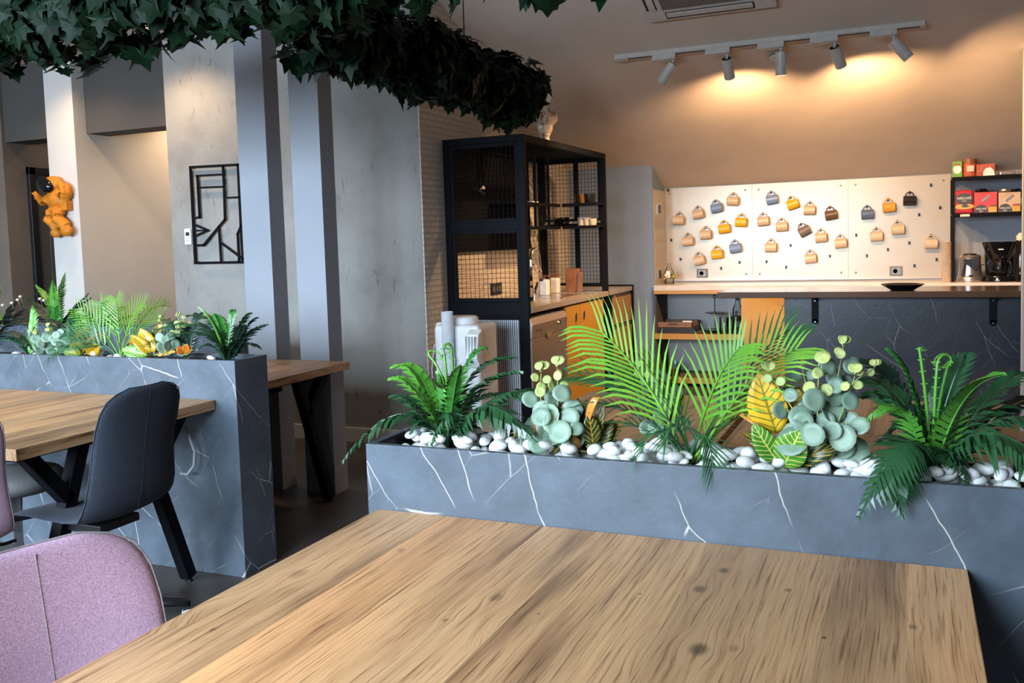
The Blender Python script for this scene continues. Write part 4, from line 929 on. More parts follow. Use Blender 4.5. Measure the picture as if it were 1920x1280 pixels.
for zx, zy, mat, tilt, side, lab in mugs:
    p = z4(zx, zy); hook(p)
    t = thing('mug', lab, 'mug', (p.x, PY-.052, p.z+.002), (0, math.radians(-tilt if side > 0 else -tilt), math.radians(6)), group='mugs hanging on the boards')
    md = mug_mesh(mat)
    for nm, me in zip(('body', 'handle'), md):
        o = bpy.data.objects.new(nm, me); C.objects.link(o); o.parent = t
        if side > 0: o.rotation_euler = (0, 0, PI)
        if nm == 'body': o.modifiers.new('e', 'EDGE_SPLIT').split_angle = .7
def socket(px, py, lab, face='y'):
    if face == 'y':
        q = atY(px, py, PY-.004); t = thing('wall_socket', lab, 'socket', q)
        MB().box(q.x-.052, q.x+.052, PY-.014, PY-.004, q.z-.042, q.z+.042).build('frame', 'ac_grille', t, bevel=.003)
        MB().box(q.x-.036, q.x+.036, PY-.017, PY-.014, q.z-.030, q.z+.030).build('insert', 'screw', t)
        MB().lathe([(.022, 0), (.022, .003), (.018, .003), (.017, -.001), (0, -.001)], (q.x-.006, PY-.017, q.z), 18, Matrix.Rotation(PI/2, 3, 'X')).build('outlet', 'ac_grille', t)
    else:
        X = -2.134; q = atX(px, py, X); t = thing('wall_socket', lab, 'socket', q)
        MB().box(X, X+.012, q.y-.05, q.y+.05, q.z-.055, q.z+.055).build('frame', 'steel', t, bevel=.003)
        MB().box(X+.012, X+.016, q.y-.03, q.y+.03, q.z-.038, q.z+.038).build('insert', 'black_plastic', t)
socket(1317, 512, 'silver framed socket low on the left mug board'); socket(1680, 508, 'silver framed socket low on the right mug board')
socket(1234.5, 392, 'upper switch plate on the side of the grey pillar', 'x'); socket(1235.5, 514, 'lower switch plate on the side of the grey pillar', 'x')
o = MB().box(-2.136, -2.130, 8.27, 8.70, CT2, 1.80).build('splash_panel', 'panel_metal', None); tag(o, 'metal splash panel on the side of the grey pillar', 'panel')
# bottle with flowers
q = atY(1255, 525, 8.5)
t = thing('flower_bottle', 'clear glass bottle with flowers printed at the left end of the back counter', 'bottle', (q.x, 8.5, CT2))
MB().lathe([(.040, 0), (.044, .006), (.044, .11), (.016, .16), (.014, .18), (.018, .19)], (q.x, 8.5, CT2), 20).build('glass', 'thin_glass', t, smooth=True)
rn = random.Random(2)
for k in range(9):
    a = rn.uniform(0, 6.28); MB().ell((q.x+.045*math.cos(a), 8.5+.045*math.sin(a), CT2+rn.uniform(.04, .09)), .011, .011, .011, nu=8, nv=5).build('flower', rn.choice(['fern_bright', 'croton_yellow', 'print_white']), t, smooth=True)
MB().box(q.x-.02, q.x+.02, 8.45, 8.455, CT2+.06, CT2+.12).build('paper_label', 'print_white', t)
# ---------------------------------------------------------------- rack and groceries
RY0, RY1 = 8.36, 8.68; rx0, rx1 = atY(1785, 430, RY0).x, .90
t = thing('counter_rack', 'black steel rack with two shelves at the right of the counter', 'rack', ((rx0+rx1)/2, (RY0+RY1)/2, CT2))
zS = [atY(1850, 330, RY0).z, atY(1850, 399, RY0).z]
for x in (rx0, rx1-.02):
    for y in (RY0, RY1-.02): MB().box(x, x+.02, y, y+.02, CT2, zS[0]).build('post', 'black_steel', t)
for z in zS:
    s_ = MB().box(rx0, rx1, RY0, RY1, z-.012, z).build('shelf', 'black_steel', t); MB().box(rx0, rx1, RY0-.004, RY0, z-.03, z+.004).build('shelf_lip', 'black_steel', s_)
MB().box(rx0+.06, rx0+.13, RY0-.007, RY0-.004, zS[1]-.024, zS[1]-.004).build('price_tag', 'print_cream', t)
FR = (PI/2, 0, 0)
def pack(px0, px1, pyt, z, label, mat, d=.10, name='grocery_box', y=RY0+.015, cat='box', bev=.003):
    a = atY(px0, pyt, y); b = atY(px1, pyt, y)
    t = thing(name, label, cat, ((a.x+b.x)/2, y, z), group='groceries on the rack')
    body = MB().box(a.x, b.x, y, y+d, z, a.z).build('carton', mat, t, bevel=bev)
    return t, a.x, b.x, y, z, a.z
t, a, b, y, z, zt = pack(1786, 1804, 303, zS[0], 'green tea carton on top of the rack', 'box_green', .06)
m = MB(); m.prism([((a+b)/2+.030*math.cos(q), y-.001, lerp(z, zt, .5)+.034*math.sin(q)) for q in np.linspace(0, 6.283, 20, endpoint=False)], (0, .002, 0)); m.build('label_disc', 'print_white', t)
m = MB(); m.box((a+b)/2-.018, (a+b)/2+.018, y-.002, y, lerp(z, zt, .74), lerp(z, zt, .84)); m.build('label_band', 'box_red', t)
q0 = atY(1818, 329, RY0+.05); q1 = atY(1818, 298, RY0+.05)
t = thing('coffee_jar', 'red coffee jar with dark lid on top of the rack', 'jar', (q0.x, RY0+.06, zS[0]), group='groceries on the rack')
hh = q1.z-zS[0]; MB().lathe([(.05, 0), (.053, .006), (.053, hh*.72), (.048, hh*.78)], (q0.x, RY0+.06, zS[0]), 24).build('jar', 'box_rust', t, smooth=True, auto=True)
MB().lathe([(.052, hh*.76), (.052, hh), (0, hh)], (q0.x, RY0+.06, zS[0]), 24).build('lid', 'board_wood', t, smooth=True, auto=True)
MB().box(q0.x-.022, q0.x+.030, RY0+.004, RY0+.008, zS[0]+hh*.30, zS[0]+hh*.62).build('jar_label', 'print_cream', t)
t, a, b, y, z, zt = pack(1831, 1866, 308, zS[0], 'red and cream low carton on top of the rack', 'box_rust', .09)
m = MB(); c = (a+b)/2+.02; m.prism([(c-.04, y-.001, z+.004), (c+.045, y-.001, z+.004), (c+.035, y-.001, z+.05), (c+.012, y-.001, z+.07), (c-.02, y-.001, z+.065), (c-.035, y-.001, z+.045)], (0, .002, 0)); m.build('printed_shape', 'print_white', t)
t, a, b, y, z, zt = pack(1874, 1904, 321, zS[0], 'silver grey flat packet on top of the rack', 'foil', .12, 'foil_packet', cat='packet', bev=.010)
z = zS[1]
t, a, b, y, _, zt = pack(1791, 1825, 357, z, 'red instant coffee bag on the middle shelf', 'bag_red', .07, 'coffee_bag', cat='bag', bev=.014)
m = MB(); c = (a+b)/2; zz_ = lerp(z, zt, .62); m.prism([(c+.062*math.cos(q), y-.002, zz_+.048*math.sin(q)) for q in np.linspace(0, 6.283, 24, endpoint=False)], (0, .002, 0)); m.build('black_oval', 'print_dark', t)
text('NESCAFÉ', 'lettering', .026, 'print_white', t, (c, y-.003, zz_+.006), FR); text('CLASSIC', 'lettering', .010, 'print_white', t, (c, y-.003, zz_-.016), FR)
m = MB(); zz_ = lerp(z, zt, .30); m.prism([(c+.075*math.cos(q), y-.0015, zz_+.022*math.sin(q)) for q in np.linspace(0, 6.283, 20, endpoint=False)], (0, .002, 0)); m.build('gold_swirl', 'print_gold', t)
m = MB(); m.prism([(c+.008+.028*math.cos(q), y-.003, zz_+.004+.010*math.sin(q)) for q in np.linspace(0, 6.283, 20, endpoint=False)], (0, .002, 0)); m.build('cup_print', 'print_dark', t)
for sx, mat, lab, p0, p1, tt in ((0, 'box_pink', 'pink sachet box in the middle of the rack shelf', 1827, 1870, '2in1'), (1, 'box_beige', 'beige sachet box at the right of the rack shelf', 1872.5, 1914, '3in1')):
    t, a, b, y, _, zt = pack(p0, p1, 361, z, lab, mat, .14, 'sachet_box')
    c = lerp(a, b, .30); m = MB(); m.prism([(c+.052*math.cos(q), y-.001, z+.006+.062*math.sin(q)) for q in np.linspace(0, PI, 16)], (0, .002, 0)); m.build('mug_print', 'print_dark', t)
    text('NESCAFÉ', 'lettering', .019, 'print_white', t, (c, y-.002, z+.034), FR); text(tt, 'lettering', .017, 'print_white', t, (c, y-.002, z+.015), FR)
    MB().obox((lerp(a, b, .5), y-.001, lerp(z, zt, .70)), V(.028, 0, .024), V(-.006, 0, .007), V(0, .001, 0)).build('stick_print', 'foil', t)
    MB().box(lerp(a, b, .62), b-.004, y-.002, y, z+.004, z+.05).build('coffee_print', 'print_gold', t)
    for k in range(3): MB().ell((lerp(a, b, .70+.09*k), y, z+.055), .014, .003, .012, nu=8, nv=5).build('bean_print', 'board_wood' if sx == 0 else 'box_rust', t)
for k, (px, lab) in enumerate(((1840, 'dark foil packet lying over the pink sachet box'), (1885, 'crumpled silver packet over the beige sachet box'), (1905, 'crumpled dark packet over the beige sachet box'))):
    p = atY(px, 358, RY0+.08); m = MB(); rn = random.Random(k)
    m.ell((p.x, RY0+.09, p.z+.002), .05, .05, .014, nu=12, nv=6)
    m.v = [(v[0]+rn.uniform(-.004, .004), v[1]+rn.uniform(-.004, .004), max(v[2]+rn.uniform(-.006, .006), p.z-.008)) for v in m.v]
    o = m.build('foil_packet', 'foil' if k == 1 else 'black_gloss', None); tag(o, lab, 'packet', 'groceries on the rack')
# appliances under the rack
q = atY(1819, 520, 8.42); cx, cy = q.x, 8.44
t = thing('turkish_coffee_maker', 'beige turkish coffee machine with dark front under the rack', 'coffee machine', (cx, cy, CT2)); hz = atY(1819, 478, cy).z-CT2
MB().lathe([(.098, 0), (.10, .012), (.098, .035), (.088, .045)], (cx, cy, CT2), 28).build('base', 'dish_steel', t, smooth=True, auto=True)
MB().lathe([(.088, .045), (.078, hz*.86), (.082, hz*.93), (.07, hz), (0, hz)], (cx, cy+.01, CT2), 28).build('body', 'dish_steel', t, smooth=True, auto=True)
m = MB(); m.prism([(cx-.070, cy-.090, CT2+.05), (cx-.055, cy-.086, CT2+hz*.86), (cx+.062, cy-.086, CT2+hz*.86), (cx+.062, cy-.086, CT2+hz*.62), (cx+.03, cy-.088, CT2+hz*.45), (cx-.045, cy-.088, CT2+hz*.70), (cx-.055, cy-.090, CT2+.05)], (0, .03, 0)); m.build('dark_front', 'black_plastic', t)
MB().box(cx-.016, cx+.016, cy-.101, cy-.09, CT2+.045, CT2+.057).build('switch', 'black_plastic', t)
MB().lathe([(.055, 0), (.045, .012), (0, .014)], (cx, cy+.01, CT2+hz), 20).build('lid', 'black_plastic', t, smooth=True)
q = atY(1875, 520, 8.42); cx, cy = q.x, 8.45; hz = atY(1875, 453, cy-.06).z-CT2
t = thing('drip_coffee_maker', 'black drip coffee maker with glass jug under the rack', 'coffee machine', (cx, cy, CT2))
MB().lathe([(.128, 0), (.130, .012), (.118, .045), (.09, .055), (0, .055)], (cx, cy-.02, CT2), 28).build('base', 'black_gloss', t, smooth=True, auto=True)
MB().prism([(cx-.10, cy+.03, CT2+.04), (cx+.10, cy+.03, CT2+.04), (cx+.11, cy+.03, CT2+hz), (cx-.11, cy+.03, CT2+hz)], (0, .09, 0)).build('water_tank', 'black_gloss', t, bevel=.01)
MB().lathe([(.075, hz*.55), (.108, hz*.72), (.134, hz*.985), (.128, hz), (0, hz)], (cx, cy-.02, CT2), 28).build('filter_head', 'black_gloss', t, smooth=True, auto=True)
jg = MB().lathe([(.075, .056), (.088, .09), (.082, .15), (.055, .19), (.06, .20)], (cx, cy-.04, CT2), 24).build('jug', 'thin_glass', t, smooth=True)
MB().tube([(cx-.01, cy-.10, CT2+.185), (cx-.01, cy-.165, CT2+.18), (cx-.01, cy-.16, CT2+.09), (cx-.01, cy-.125, CT2+.075)], .009, 8).build('jug_handle', 'black_plastic', jg, smooth=True)
MB().lathe([(.06, .195), (.06, .21), (0, .213)], (cx, cy-.04, CT2), 20).build('jug_lid', 'black_plastic', jg, smooth=True)
MB().box(cx-.022, cx+.014, cy-.149, cy-.146, CT2+hz*.80, CT2+hz*.825).build('name_plate', 'print_white', t)
MB().box(cx-.02, cx+.012, cy-.136, cy-.12, CT2+hz-.012, CT2+hz+.002).build('lid_mark', 'steel', t)
MB().cyl((cx-.03, cy-.155, CT2+.02), (cx-.03, cy-.145, CT2+.025), .008, n=10).build('power_button', 'print_white', t)
MB().tube([(cx-.11, cy+.06, CT2+.13), (cx-.17, cy+.05, CT2+.14), (cx-.205, cy+.06, CT2+.09)], .005, 6).build('cable', 'black_plastic', t, smooth=True)
q = atY(1774.5, 520, 8.45); cx = q.x; hz = atY(1774, 450, 8.45).z-CT2
t = thing('paper_cup_stack', 'tall stack of pale paper cups left of the rack', 'cups', (cx, 8.45, CT2))
for k in range(22): MB().lathe([(.030, 0), (.040, hz/22*1.0), (.042, hz/22*1.05), (.038, hz/22*.9)], (cx, 8.45, CT2+k*hz/22*.955), 18).build('paper_cup', 'cup_paper', t, smooth=True)
cx = atY(1914, 480, 8.28).x; hz = atY(1912, 436, 8.28).z-CT2
t = thing('thermos', 'black thermos flask at the right end of the counter', 'flask', (cx, 8.28, CT2))
MB().lathe([(.036, 0), (.037, .01), (.037, hz*.82), (.033, hz*.85)], (cx, 8.28, CT2), 20).build('flask', 'black_gloss', t, smooth=True, auto=True); MB().lathe([(.034, hz*.85), (.034, hz*.93), (.012, hz), (0, hz)], (cx, 8.28, CT2), 20).build('cap', 'print_cream', t, smooth=True, auto=True)
# ---------------------------------------------------------------- track with spotlights
SA = math.atan(SM); EV = V(0, -math.cos(SA), math.sin(SA)); EN = V(0, -math.sin(SA), -math.cos(SA)); EX = V(1, 0, 0)
def atS(px, py):
    d = ray(px, py); n = V(0, SM, 1); return CAM+d*((SZ+SM*SY-n.dot(CAM))/n.dot(d))
ra, rb = atS(1156, 106), atS(1735, 40); ra.y = rb.y = (ra.y+rb.y)/2; ra.z = rb.z = slope_z2 = SZ+SM*(SY-ra.y)
t = thing('lighting_track', 'white ceiling track carrying five spotlights', 'track', (ra+rb)/2)
MB().obox((ra+rb)/2+EN*.017, EX*((rb.x-ra.x)/2), EV*.018, EN*.017).build('rail', 'lamp_white', t)
MB().obox((ra+rb)/2+EN*.0345, EX*((rb.x-ra.x)/2-.03), EV*.005, EN*.0012).build('rail_slot', 'black_plastic', t)
MB().obox(ra+EN*.019+EX*.04, EX*.05, EV*.02, EN*.020).build('feed_cap', 'lamp_white', t, bevel=.003)
heads = [((1222, 1266), (1264, 115), V(-.62, .10, -.78), 'first from the left, swung to the left', 115), ((1322, 1368), (1364, 103), V(.02, .62, -.78), 'second from the left, tipped towards the wall', 125), ((1420, 1470), (1467, 88), V(-.02, .12, -1), 'in the middle, pointing straight down', 105),
         ((1519, 1571), (1566, 80), V(.25, .60, -.76), 'fourth from the left, tipped towards the wall', 125), ((1631, 1682), (1678, 66), V(.62, .15, -.76), 'last on the right, swung to the right', 110)]
for (p0, p1), (jx, jy), d, lab, pw in heads:
    xa_ = atY(p0, 90, ra.y-.03).x; xb_ = atY(p1, 90, ra.y-.03).x
    c = V((xa_+xb_)/2, ra.y, ra.z)+EN*.055
    t = thing('track_spotlight', 'white cylindrical track spotlight, '+lab, 'lamp', c, group='track spotlights')
    MB().obox(c, EX*((xb_-xa_)/2), EV*.018, EN*.022).build('adapter', 'lamp_white', t, bevel=.003)
    j = V(xb_-.02, c.y, c.z)+V(0, -.01, -.06); d = d.normalized()
    MB().tube([V(xb_-.02, c.y, c.z), j], .010, 8).build('joint', 'lamp_white', t)
    h0 = j-d*.01; h1 = h0+d*.155; r_ = .037; q = d.to_track_quat('Z', 'Y').to_matrix()
    m = MB(); m.lathe([(r_-.004, .006), (r_, .0), (r_, .155), (r_-.003, .155), (r_-.004, .13), (0.0, .13)], h0, 24, q); hd = m.build('head', 'lamp_white', t, smooth=True, auto=True)
    MB().lathe([(0, .0), (r_-.004, .0), (r_-.004, .004), (0, .004)], h0+d*.004, 20, q).build('rear_cap', 'black_plastic', hd)
    MB().lathe([(0, 0), (r_-.006, 0)], h0+d*.137, 20, q).build('lens', 'lamp_glow', hd)
    l = bpy.data.lights.new('spot', 'SPOT'); l.energy = pw; l.color = (1, .60, .30); l.spot_size = 1.5 if 'first' in lab else 2.6; l.spot_blend = .7; l.shadow_soft_size = .03
    o = bpy.data.objects.new('spot', l); C.objects.link(o); o.parent = t; o.location = h0+d*.165-c; o.rotation_euler = d.to_track_quat('-Z', 'Y').to_euler()
q = atS(1455, 104); t = thing('smoke_detector', 'small round white sensor on the sloping ceiling behind the middle spotlight', 'sensor', q); qm = EN.to_track_quat('Z', 'Y').to_matrix()
MB().lathe([(.05, 0), (.05, .012), (.038, .03), (0, .034)], q, 20, qm).build('housing', 'lamp_white', t, smooth=True, auto=True)
for k in range(3): MB().lathe([(.052, 0), (.052, .003), (.045, .003)], q+EN*(.006+.008*k), 20, qm).build('vent_ring', 'black_plastic' if k == 1 else 'lamp_white', t, smooth=True)
# ---------------------------------------------------------------- ceiling cassette
qa = atS(1216, 36); qb = atS(1458, 6); ay = (qa.y+qb.y)/2; wA = .95
org = V((qa.x+qb.x)/2, ay, SZ+SM*(SY-ay))
t = thing('ceiling_cassette', 'white ceiling air conditioner cassette on the sloping ceiling', 'air conditioner', org)
hw = (qb.x-qa.x)/2
MB().obox(org+EV*hw+EN*.015, EX*hw, EV*hw, EN*.015).build('cover', 'lamp_white', t, bevel=.006)
MB().obox(org+EV*hw+EN*.031, EX*hw*.70, EV*hw*.70, EN*.003).build('grille', 'ac_grille', t)
for sx, sy in ((0, -1), (0, 1), (-1, 0), (1, 0)):
    c = org+EV*hw+EX*(sx*hw*.86)+EV*(sy*hw*.86)+EN*.031
    if sx == 0: s_ = MB().obox(c, EX*hw*.68, EV*.035, EN*.002).build('louvre_slot', 'black_plastic', t); MB().obox(c+EN*.004+EV*.006, EX*hw*.66, EV*.022, EN*.003).build('louvre', 'lamp_white', s_)
    else: s_ = MB().obox(c, EX*.035, EV*hw*.68, EN*.002).build('louvre_slot', 'black_plastic', t); MB().obox(c+EN*.004-EX*.006*sx, EX*.022, EV*hw*.66, EN*.003).build('louvre', 'lamp_white', s_)
# ---------------------------------------------------------------- bust on the cage
q = atX(1022, 257, -2.44); bz = CT+.001
t = thing('bust', 'marbled classical bust standing on top of the cage', 'sculpture', (q.x, q.y, bz))
def remesh(o, vox, it=3):
    md = o.modifiers.new('r', 'REMESH'); md.mode = 'VOXEL'; md.voxel_size = vox; md.use_smooth_shade = True
    sm = o.modifiers.new('s', 'SMOOTH'); sm.iterations = it; sm.factor = .5
    return o
m = MB(); c = V(q.x, q.y, bz); fx_ = V(.94, -.34, 0); sx_ = V(.34, .94, 0)     # facing right of the camera
BS = 1.17
def E_(f, s, z, a, b_, c_): m.ell(c+fx_*f*BS+sx_*s*BS+V(0, 0, z*BS), a*BS, b_*BS, c_*BS, Matrix((fx_, sx_, V(0, 0, 1))).transposed(), 14, 10)
m.lathe([(.052, 0), (.052, .012), (.034, .022), (.03, .045), (.042, .06)], c, 24)
E_(0, 0, .10, .045, .06, .06); E_(.005, 0, .150, .055, .09, .055); E_(.0, .065, .165, .04, .045, .045); E_(.0, -.065, .165, .04, .045, .045)
E_(.0, 0, .205, .032, .035, .05); E_(.018, 0, .285, .046, .042, .060); E_(.05, 0, .262, .02, .02, .022); E_(.062, 0, .285, .012, .009, .016); E_(.03, 0, .312, .04, .04, .03)
rn = random.Random(4)
for k in range(26):
    a = rn.uniform(0, 6.28); h_ = rn.uniform(.28, .345); E_(-.012+.045*math.cos(a)*.9, .045*math.sin(a), h_, .016, .016, .014)
remesh(m.build('figure', 'bust_marbled', t), .0065, 2)
# ---------------------------------------------------------------- astronaut on the white pier
AYW = 5.374; sc_ = 1/8/231
a0 = atY(60+450/8, 300+700/8, AYW)
t = thing('astronaut_sculpture', 'orange astronaut wall sculpture with black visor on the white pier', 'sculpture', a0)
SXA = 1.40
def zp(x, y, out=0): return V(a0.x+(x-450)*sc_*SXA, AYW-.045-out, a0.z+(700-y)*sc_)
m = MB()
def S_(x, y, rx, ry=None, rz=None, out=0): m.ell(zp(x, y, out), rx*sc_*SXA, (rz or rx)*sc_, (ry or rx)*sc_, None, 16, 10)
def T_(pts, rs, out=0): m.tube([zp(x, y, out) for x, y in pts], [r*sc_*1.15 for r in rs], 12)
S_(410, 370, 130, 125, 110); S_(440, 600, 135, 135, 100); S_(450, 520, 120, 80, 95); S_(440, 750, 125, 70, 90); S_(590, 490, 75, 130, 80); m.box(*[*sorted((zp(540, 0).x, zp(615, 0).x)), AYW-.07, AYW-.001, zp(0, 765).z, zp(0, 620).z])
T_([(340, 590), (260, 620), (230, 590), (180, 530)], [75, 62, 52, 36], .01); S_(175, 525, 42, 42, 30, .01)
T_([(170, 520), (140, 490), (105, 482)], [17, 16, 13], .01); T_([(180, 510), (165, 480), (148, 456)], [17, 16, 13], .01); T_([(165, 545), (145, 560), (150, 575)], [17, 15, 13], .01)
T_([(540, 520), (610, 500), (590, 420), (550, 370)], [70, 58, 48, 42], .03); S_(560, 365, 40, 40, 36, .03)
T_([(370, 780), (320, 880), (400, 960), (430, 1040)], [82, 78, 66, 62], .005); S_(420, 1090, 66, 68, 60, .01)
T_([(490, 780), (470, 880), (540, 950), (590, 1010)], [90, 84, 74, 72], .015); S_(592, 1060, 78, 88, 70, .02)
for (x, y, rx) in ((330, 850, 80), (345, 915, 74), (470, 850, 92), (490, 915, 86), (250, 600, 60)): m.ell(zp(x, y, .012), rx*sc_, rx*sc_*.9, 14*sc_, None, 14, 6)
m.cyl(zp(450, 640, -.044), zp(450, 640, -.01), 60*sc_, n=14)
remesh(m.build('figure', 'astronaut_orange', t), .0055, 2)
m = MB(); m.ell(zp(372, 385, .054), 118*sc_*SXA, 70*sc_, 108*sc_, Matrix.Rotation(.35, 3, 'Y'), 20, 12); m.build('visor', 'black_gloss', t, smooth=True)
# ---------------------------------------------------------------- line art panel and thermostat
AY = 5.352
def za(x, y): return atY(x/3.692, 280+y/3.692, AY)
t = thing('wall_art', 'black metal line drawing of a face on the concrete wall', 'wall art', za(1500, 780))
for pl, w_ in (([(1318, 124), (1648, 106), (1668, 530), (1685, 780), (1353, 786), (1318, 124)], .018), ([(1543, 118), (1552, 265), (1558, 485), (1410, 662), (1352, 664)], .016), ([(1362, 183), (1546, 173)], .013), ([(1366, 183), (1382, 470), (1340, 475)], .015), ([(1372, 265), (1552, 258)], .013),
           ([(1558, 335), (1655, 331)], .013), ([(1342, 520), (1440, 560), (1346, 602)], .013), ([(1346, 562), (1436, 560)], .011), ([(1515, 535), (1531, 776)], .014), ([(1528, 646), (1682, 758)], .013), ([(1668, 530), (1645, 585), (1655, 778)], .014)):
    m = MB()
    for a, b in zip(pl, pl[1:]):
        A, Bq = za(*a), za(*b); dd = (Bq-A).normalized()*w_*.42; m.bar(A-dd, Bq+dd, w_, .012, V(0, 1, 0))
    m.build('metal_bar', 'black_steel', t)
for x, y in ((1335, 130), (1640, 115), (1675, 770), (1365, 778)):
    p = za(x, y); MB().cyl((p.x, AY, p.z), (p.x, 5.374, p.z), .005, n=8).build('standoff', 'black_steel', t)
q0, q1 = atY(345.5, 429, 5.36), atY(359, 458, 5.36)
t = thing('thermostat', 'small white thermostat at the left of the line drawing', 'thermostat', V((q0.x+q1.x)/2, 5.365, q1.z))
MB().box(q0.x, q1.x, 5.356, 5.374, q1.z, q0.z).build('case', 'white_plastic', t, bevel=.003)
w_ = q1.x-q0.x; hgt = q0.z-q1.z
MB().box(q0.x+w_*.25, q0.x+w_*.8, 5.354, 5.356, q1.z+hgt*.55, q1.z+hgt*.78).build('screen', 'screen_dark', t)
for k in range(4): MB().box(q0.x+w_*(.25+.3*(k % 2)), q0.x+w_*(.42+.3*(k % 2)), 5.354, 5.356, q1.z+hgt*(.22+.14*(k//2)), q1.z+hgt*(.27+.14*(k//2))).build('button', 'grey_wheel', t)
# ---------------------------------------------------------------- plants
UPV = V(0, 0, 1)
def bez(a, b, c, n):   # passes near b at the middle
    ctrl = b*2-(a+c)*.5
    return [a*(1-t)**2+ctrl*2*t*(1-t)+c*t*t for t in [k/n for k in range(n+1)]]
def frames(pts, up=UPV, roll=0):
    out = []
    for i, p in enumerate(pts):
        t = (pts[min(i+1, len(pts)-1)]-pts[max(i-1, 0)]).normalized()
        s = t.cross(up)
        if s.length < .15: s = t.cross(V(0, -1, .3))
        s.normalize(); n = s.cross(t).normalized()
        if roll: s, n = s*math.cos(roll)+n*math.sin(roll), n*math.cos(roll)-s*math.sin(roll)
        out.append((p, t, s, n))
    return out
def fern_frond(parent, a, b, c, wid, mat, n=24, roll=0, up=UPV, lean=.35, droop=.25, rnd=random):
    pts = bez(Vector(a), Vector(b), Vector(c), n); fr = frames(pts, up, roll); m = MB()
    L_ = sum((pts[i+1]-pts[i]).length for i in range(n)); sp = L_/n
    for i, (p, t, s, nn) in enumerate(fr):
        u = i/n
        if u < .10: continue
        w_ = wid*min(1, (u-.05)/.18)**.8*(1 if u < .6 else max(.12, 1-((u-.6)/.42)**1.7))
        for sd in (-1, 1):
            d = (s*sd*(1-lean*.3)+t*(lean+.5*u*u)+nn*(.12-droop*rnd.uniform(.4, 1.5))).normalized()
            l = w_*rnd.uniform(.9, 1.1); hb = sp*.46; hm = sp*.50
            q0 = p-t*hb; q1 = p+t*hb; mid = p+d*l*.55+nn*.006; tip = p+d*l+t*sp*.5-nn*l*.18*droop
            m.add([q0, q1, mid+t*hm, tip, mid-t*hm], [(0, 1, 2, 4), (4, 2, 3)])
    m.tube([q for q in pts], [max(.0012, .0032*(1-i/n*.8)) for i in range(n+1)], 5)
    return m.build('frond', mat, parent)
def palm_frond(parent, a, b, c, ll, mat, n=17, roll=0, up=UPV, lean=1.3, droop=.5, wid=.0058, rnd=random, start=.25, wf_=.36):
    pts = bez(Vector(a), Vector(b), Vector(c), n); fr = frames(pts, up, roll); m = MB()
    wid = min(wid, wf_*sum((pts[i+1]-pts[i]).length for i in range(n))/n)
    for i, (p, t, s, nn) in enumerate(fr):
        u = i/n
        if u < start: continue
        l = ll*(.55+.45*math.sin(PI*min(1, (u-start)/(1-start)*.75+.25)))*rnd.uniform(.9, 1.1)
        for sd in (-1, 1):
            ln = lean+.5*u; d = (s*sd+t*ln+nn*.25).normalized(); q = p; pr = []; 
            for k in range(5):
                pr.append((q, [1, 1.25, 1.1, .8, .08][k]*wid)); q = q+d*(l/4); d = (d-UPV*(.19*droop*(k+.3))).normalized()
            vs = []
            for q_, w_ in pr: vs += [q_+t*w_*.7-nn*w_*.3, q_-t*w_*.7-nn*w_*.3+s*sd*0]
            m.add(vs, [(2*k, 2*k+2, 2*k+3, 2*k+1) for k in range(4)])
    m.tube(pts, [max(.0014, .0042*(1-i/n*.75)) for i in range(n+1)], 6)
    return m.build('frond', mat, parent, smooth=True)
def fiddle(parent, a, b, c, curl, mat='fern_bright', r=.0042, side=1):
    pts = bez(Vector(a), Vector(b), Vector(c), 10); t = (pts[-1]-pts[-2]).normalized(); s = RT*side; q = pts[-1]; R_ = curl
    for k in range(1, 12):
        ang = k*.42; rr = R_*1.35*(1-.045*k)
        pts.append(q+(s*(1-math.cos(ang))+t*math.sin(ang))*rr)
    m = MB(); m.tube(pts, [r*(1-.035*i) for i in range(len(pts))], 7)
    fr = frames(pts)
    for i, (p, tt, ss, nn) in enumerate(fr):
        if i < 2: continue
        for sd in (-1, 1): m.add([p-tt*.003, p+tt*.003, p+ss*sd*.0075+tt*.003], [(0, 1, 2)])
    return m.build('fiddlehead', mat, parent, smooth=True)
def big_leaf(parent, a, c, half, mat, bend=.0, face=None, fold=.25, wave=.0, name='leaf', b=None, tipw=.0, peak=.42):
    a = Vector(a); c = Vector(c); n = 12; L_ = (c-a).length
    face = Vector(face) if face is not None else (CAM-(a+c)/2).normalized()
    mid = b if b is not None else (a+c)/2+face*bend*L_
    pts = bez(a, Vector(mid), c, n); m = MB(); vs = []; uv = []
    for i, p in enumerate(pts):
        u = i/n; t = (pts[min(i+1, n)]-pts[max(i-1, 0)]).normalized(); s = t.cross(face).normalized(); nn = s.cross(t).normalized()
        w_ = half*(math.sin(PI*(u**(math.log(.5)/math.log(peak))))**.8 if 0 < u < 1 else tipw)
        for k in (-2, -1, 0, 1, 2):
            q = k/2; vs.append(p+s*w_*q+nn*(abs(q)*w_*fold+wave*half*math.sin(u*14+k))); uv.append((u, q*.5+.5))
    m.add(vs, [(i*5+k, (i+1)*5+k, (i+1)*5+k+1, i*5+k+1) for i in range(n) for k in range(4)], uv=uv)
    return m.build(name, mat, parent, smooth=True, uv=True, solid=.0008)
